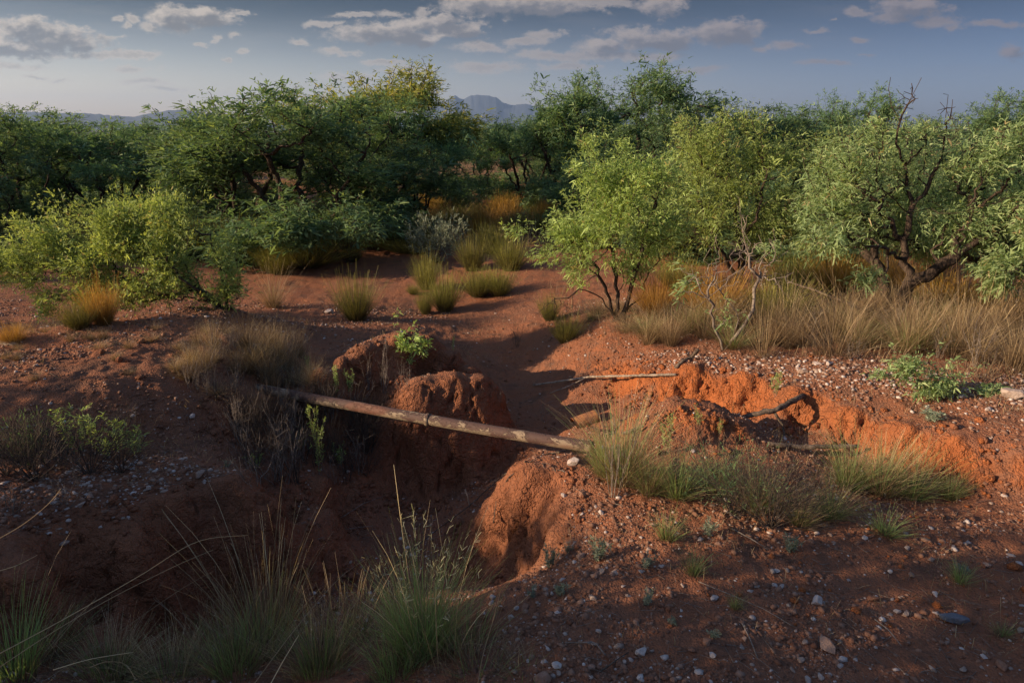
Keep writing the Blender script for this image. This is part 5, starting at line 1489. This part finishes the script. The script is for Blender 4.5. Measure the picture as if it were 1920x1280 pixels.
while n < 190:
    if n < 120: px, py = rng.uniform(930, 1910), rng.uniform(985, 1275)
    elif n < 160: px, py = rng.uniform(1350, 1900), rng.uniform(665, 790)
    else: px, py = rng.uniform(100, 420), rng.uniform(870, 1000)
    x, y, z = hit(px, py)
    if steep_at(x, y) > .4: n += 0; px = 0; rng.uniform(); continue
    o = link('stone', protos[rng.randint(18)], None, (x, y, z - .001)); s = float(np.clip(np.exp(rng.normal(math.log(.017), .35)), .008, .04))
    o.scale = (s, s, s); o.rotation_euler = (rng.normal(0, .3), rng.normal(0, .3), rng.uniform(0, 6.28))
    if n < 120: tag(o, 'small stone scattered on the right foreground soil', 'stone', 'small stones on the right foreground soil')
    elif n < 160: tag(o, 'small pale stone on the gravel top of the sunlit bank', 'stone', 'small stones on top of the sunlit bank')
    else: tag(o, 'small stone on the stony ledge at the lower left', 'stone', 'small stones on the left ledge')
    n += 1

def build_gravel():
    rng = R_(88); N = 150000
    Y = 1.9 + 7.0 * rng.uniform(0, 1, N) ** 1.15; X = rng.uniform(-1, 1, N) * (.35 + Y * .80)
    st = steep_at(X, Y)
    d = .42 + 1.3 * pnoise(X * 1.3, Y * 1.3, X * 0 + 8) + .8 * pnoise(X * 5, Y * 5, X * 0 + 2)
    topbank = sstep(X, .9, 1.5) * (1 - sstep(np.abs(Y - (6.0 - .52 * (X - 1))) , .25, .6))
    wash = (1 - sstep(np.abs(X + .25 - .0 * Y), .3, .9)) * sstep(Y, 6, 7)
    ledge = (1 - sstep(np.abs(X + 2.15 + .6 * (3.8 - Y)), .5, .9)) * sstep(Y, 3.2, 3.5) * (1 - sstep(Y, 4.05, 4.3))
    topbank = np.maximum(topbank, .9 * ledge)
    d = d + 1.2 * topbank - .9 * wash
    keep = (rng.uniform(0, 1, N) < np.clip(d, .05, 1)) & (st < .30)
    X, Y = X[keep], Y[keep]; N = len(X); Z = gz(X, Y)
    tb = topbank[keep]
    s = np.exp(rng.normal(math.log(.0038), .6, N)) * (1 + .5 * tb) * (1 + .06 * Y); s = np.clip(s, .0018, .018)
    rot = rng.uniform(0, 6.28, N); c, sn = np.cos(rot), np.sin(rot)
    v = V0[None] * np.stack([rng.uniform(.9, 1.6, N), rng.uniform(.7, 1.1, N), rng.uniform(.45, .8, N)], -1)[:, None]
    v = v * (1 + rng.normal(0, .13, (N, 12, 1)))
    vx = v[..., 0] * c[:, None] - v[..., 1] * sn[:, None]; vy = v[..., 0] * sn[:, None] + v[..., 1] * c[:, None]
    P = np.stack([vx, vy, v[..., 2]], -1) * s[:, None, None] + np.stack([X, Y, Z + s * .15], -1)[:, None]
    t = np.where(rng.uniform(0, 1, N) < .86 - .22 * tb, rng.uniform(0, .42, N), rng.uniform(.42, .95, N))
    F = (F0[None] + (np.arange(N) * 12)[:, None, None]).reshape(-1, 3)
    o = link('gravel', mesh_np('gravel', P.reshape(-1, 3), [F], [MAT['stone']], tint=np.repeat(t, 12)))
    tag(o, 'loose reddish gravel and grit strewn over the soil', 'gravel', kind='stuff')
build_gravel()

def build_clods():
    """crumbled lumps of clay fallen at the feet of the banks"""
    rng = R_(91); n = 260000; X = rng.uniform(-3.6, 4.2, n); Y = rng.uniform(2.4, 7.0, n)
    s0 = steep_at(X, Y); near = np.maximum.reduce([steep_at(X + dx, Y + dy) for dx, dy in ((.12, .0), (-.12, 0), (0, .14), (0, -.1), (.08, .22))])
    k = (s0 < .45) & (near > .4) & (gz(X, Y) < gz(X, Y + .14) - .01) & (rng.uniform(size=n) < .22)
    k |= (s0 < .35) & (rng.uniform(size=n) < .006)
    X, Y = X[k], Y[k]; N = len(X); Z = gz(X, Y)
    s = np.clip(np.exp(rng.normal(math.log(.008), .55, N)), .003, .035)
    rot = rng.uniform(0, 6.28, N); c, sn = np.cos(rot), np.sin(rot)
    v = V0[None] * np.stack([rng.uniform(.8, 1.3, N), rng.uniform(.8, 1.2, N), rng.uniform(.6, .9, N)], -1)[:, None] * (1 + rng.normal(0, .2, (N, 12, 1)))
    P = np.stack([v[..., 0] * c[:, None] - v[..., 1] * sn[:, None], v[..., 0] * sn[:, None] + v[..., 1] * c[:, None], v[..., 2]], -1) * s[:, None, None] + np.stack([X, Y, Z + s * .3], -1)[:, None]
    F = (F0[None] + (np.arange(N) * 12)[:, None, None]).reshape(-1, 3)
    me = mesh_np('clay_clods', P.reshape(-1, 3), [F], [MAT['soil']])
    a = me.attributes.new('steep', 'FLOAT', 'POINT'); a.data.foreach_set('value', np.repeat(rng.uniform(0, .8, N), 12).astype(np.float32))
    tag(link('clay_clods', me), 'crumbled clay lumps fallen below the banks', 'clods', kind='stuff')
build_clods()

def build_cover():
    """thin short dry grass and stubble"""
    rng = R_(89)
    def region(n, x0, x1, y0, y1, f=1.0):
        X = rng.uniform(x0, x1, n); Y = rng.uniform(y0, y1, n)
        k = (pnoise(X * 1.1 * f, Y * 1.1 * f, X * 0 + 4) + .4 * pnoise(X * 4, Y * 4, X * 0 + 6) + rng.normal(0, .15, n)) > .05
        k &= (np.abs(X) < Y * .85 + .3)
        return X[k], Y[k]
    A = [region(4500, .5, 6.5, 5.6, 9.5), region(2600, -3, 1.5, 7, 11.5), region(4500, 1.8, 4.2, 4.2, 5.8), region(2500, -4.2, -1.2, 4.4, 6.6), region(1600, -4, .5, 6.5, 9), region(3200, .2, 2.8, 2.3, 4.2), region(1400, -3, -.8, 3.2, 4.6)]
    X = np.concatenate([a[0] for a in A]); Y = np.concatenate([a[1] for a in A])
    k = steep_at(X, Y) < .35; X, Y = X[k], Y[k]
    base = np.stack([X, Y, gz(X, Y) - .005], 1)
    bank = (X > .5) & (Y > 5.4 - .3 * (X - 1))
    h = np.where(bank, .13, .045)
    V, F, T, tips, d = blades(len(X), 1.0, rng, lean=.9, curl=.4, width=.0026, segs=2, base=base, tint=(.05, .7), tvar=.25, hvar=.01)
    # heights per blade
    V = V.reshape(len(X), 6, 3); V = base[:, None] + (V - base[:, None]) * np.array([1, 1, 1.0]) * (h * np.exp(rng.normal(0, .35, len(X))))[:, None, None]
    w = np.repeat(np.arange(3), 2)
    # restore the blade width lost in the scaling
    c = (V[:, 0::2] + V[:, 1::2]) / 2; e = V[:, 1::2] - V[:, 0::2]; e = e / (np.linalg.norm(e, axis=2, keepdims=True) + 1e-9)
    ww = np.array([.0016, .0012, .0004])[None, :, None] * 1.0
    V[:, 0::2] = c - e * ww; V[:, 1::2] = c + e * ww
    o = link('dry_grass_cover', mesh_np('dry_grass_cover', V.reshape(-1, 3), [F], [MAT['grass_dry']], tint=T))
    tag(o, 'thin dry stubble grass over the soil and the right bank', 'grass', kind='stuff')
    # far yellow grass on the flat behind
    n = 16000; Y = 13 + 30 * rng.uniform(0, 1, n) ** 1.6; X = rng.uniform(-1, 1, n) * Y * .8
    base = np.stack([X, Y, gz(X, Y) - .01], 1)
    k = (pnoise(X * .5, Y * .5, X * 0) + rng.normal(0, .2, n)) > -.15; base = base[k]
    V, F, T, tips, d = blades(len(base), .33, rng, lean=.7, curl=.4, width=.012, segs=2, base=base, tint=(.1, .8), tvar=.25, hvar=.35)
    o = link('far_dry_grass', mesh_np('far_dry_grass', V, [F], [MAT['grass_dry']], tint=T))
    tag(o, 'dry grass on the flat behind the trees', 'grass', kind='stuff')
    # twig litter
    n = 2600; Y = 2.1 + 7.5 * rng.uniform(0, 1, n) ** 1.3; X = rng.uniform(-.9, .85, n) * Y; k = (steep_at(X, Y) < .35) & ((X > .1) | (Y > 3.2)); X, Y = X[k], Y[k]; n = len(X)
    L = rng.uniform(.02, .12, n) * (.8 + .1 * Y); a = rng.uniform(0, 6.28, n); dx, dy = np.cos(a) * L / 2, np.sin(a) * L / 2
    p0 = np.stack([X - dx, Y - dy, gz(X - dx, Y - dy) + .003], 1); p1 = np.stack([X + dx, Y + dy, gz(X + dx, Y + dy) + rng.uniform(.002, .02, n)], 1)
    r = .0011; up = np.array([0, 0, r * 2]); sd = np.stack([-np.sin(a), np.cos(a), 0 * a], 1) * r
    V = np.stack([p0 - sd, p0 + sd, p0 + up, p1 - sd * .6, p1 + sd * .6, p1 + up * .6], 1).reshape(-1, 3)
    i6 = np.arange(n)[:, None] * 6
    F = np.vstack([np.concatenate([i6 + a_, i6 + b_, i6 + b_ + 3, i6 + a_ + 3], 1) for a_, b_ in ((0, 1), (1, 2), (2, 0))])
    o = link('twig_litter', mesh_np('twig_litter', V, [F], [MAT['twig']]))
    tag(o, 'fine dry twig litter on the near soil', 'litter', kind='stuff')
build_cover()

# ================================================================ MOUNTAINS
def mountains(name, prof, D, depth, lift=0):
    """ridge line given as (px, py) seen at distance D; a real ridge with flanks on both sides"""
    prof = np.array(prof, float); n = 260; px = np.linspace(prof[0, 0], prof[-1, 0], n); py = np.interp(px, prof[:, 0], prof[:, 1]); py = py - lift * np.clip((238 - py) / 50, 0, 1) + 1.6 * fbm(px / 14, px * 0, px * 0 + D, 4, .6)
    m = 28; V = []
    for i in range(n):
        x, y, z = at_Y(px[i], py[i], D); zt = z
        for j in range(m):
            f = j / (m - 1) * 2 - 1; yy = D + depth * f
            h = (1 - abs(f)) ** 1.15
            s = 1.0 * yy / D
            V.append((x * s, yy, -12 + (zt + 12) * h))
    V = np.array(V); k = D / 4000.0
    e = fbm(V[:, 0] / (170 * k), V[:, 1] / (230 * k), V[:, 0] * 0, 5, .55)
    f_ = np.tile(np.abs(np.linspace(-1, 1, m)), n)
    V[:, 2] += e * (V[:, 2] + 12) * .20 * f_ + .05 * e * (V[:, 2] + 12) * .5
    idx = np.arange(n * m).reshape(n, m)
    F = np.stack([idx[:-1, :-1].ravel(), idx[:-1, 1:].ravel(), idx[1:, 1:].ravel(), idx[1:, :-1].ravel()], -1)
    o = link(name, mesh_np(name, V, [F], [MAT['hill']], smooth=True)); tag(o, kind='structure')
mountains('hills', [(-300,228),(-150,216),(0,212),(60,210),(100,212),(180,214),(215,218),(250,220),(275,215),(310,209),(340,207),(380,213),(430,224),(520,234),(600,238)], 3600, 700, 4)
mountains('mountains', [(700,238),(760,226),(790,212),(812,200),(835,196),(853,186),(862,191),(870,194),(884,187),(905,187),(930,190),(942,198),(960,203),(985,201),(1010,206),(1050,206),(1080,212),(1120,206),(1140,212),(1180,226),(1260,238)], 5600, 900, 10)

# ================================================================ AIR
def build_haze():
    x, y0, y1, z0, z1 = 6300.0, -600.0, 7000.0, -40.0, 300.0
    V = [(-x, y0, z0), (x, y0, z0), (x, y1, z0), (-x, y1, z0), (-x, y0, z1), (x, y0, z1), (x, y1, z1), (-x, y1, z1)]
    F = np.array([(0, 3, 2, 1), (4, 5, 6, 7), (0, 1, 5, 4), (1, 2, 6, 5), (2, 3, 7, 6), (3, 0, 4, 7)])
    m = bpy.data.materials.new('haze'); m.use_nodes = True; b = NB(m.node_tree)
    o = b.n('ShaderNodeOutputMaterial'); p = b.n('ShaderNodeVolumePrincipled')
    p.inputs['Color'].default_value = (.42, .62, 1.0, 1); p.inputs['Density'].default_value = 1.25e-4; p.inputs['Anisotropy'].default_value = .2
    b.l(p.outputs[0], o.inputs[1])
    tag(link('haze', mesh_np('haze', V, [F], [m])), kind='stuff')
build_haze()
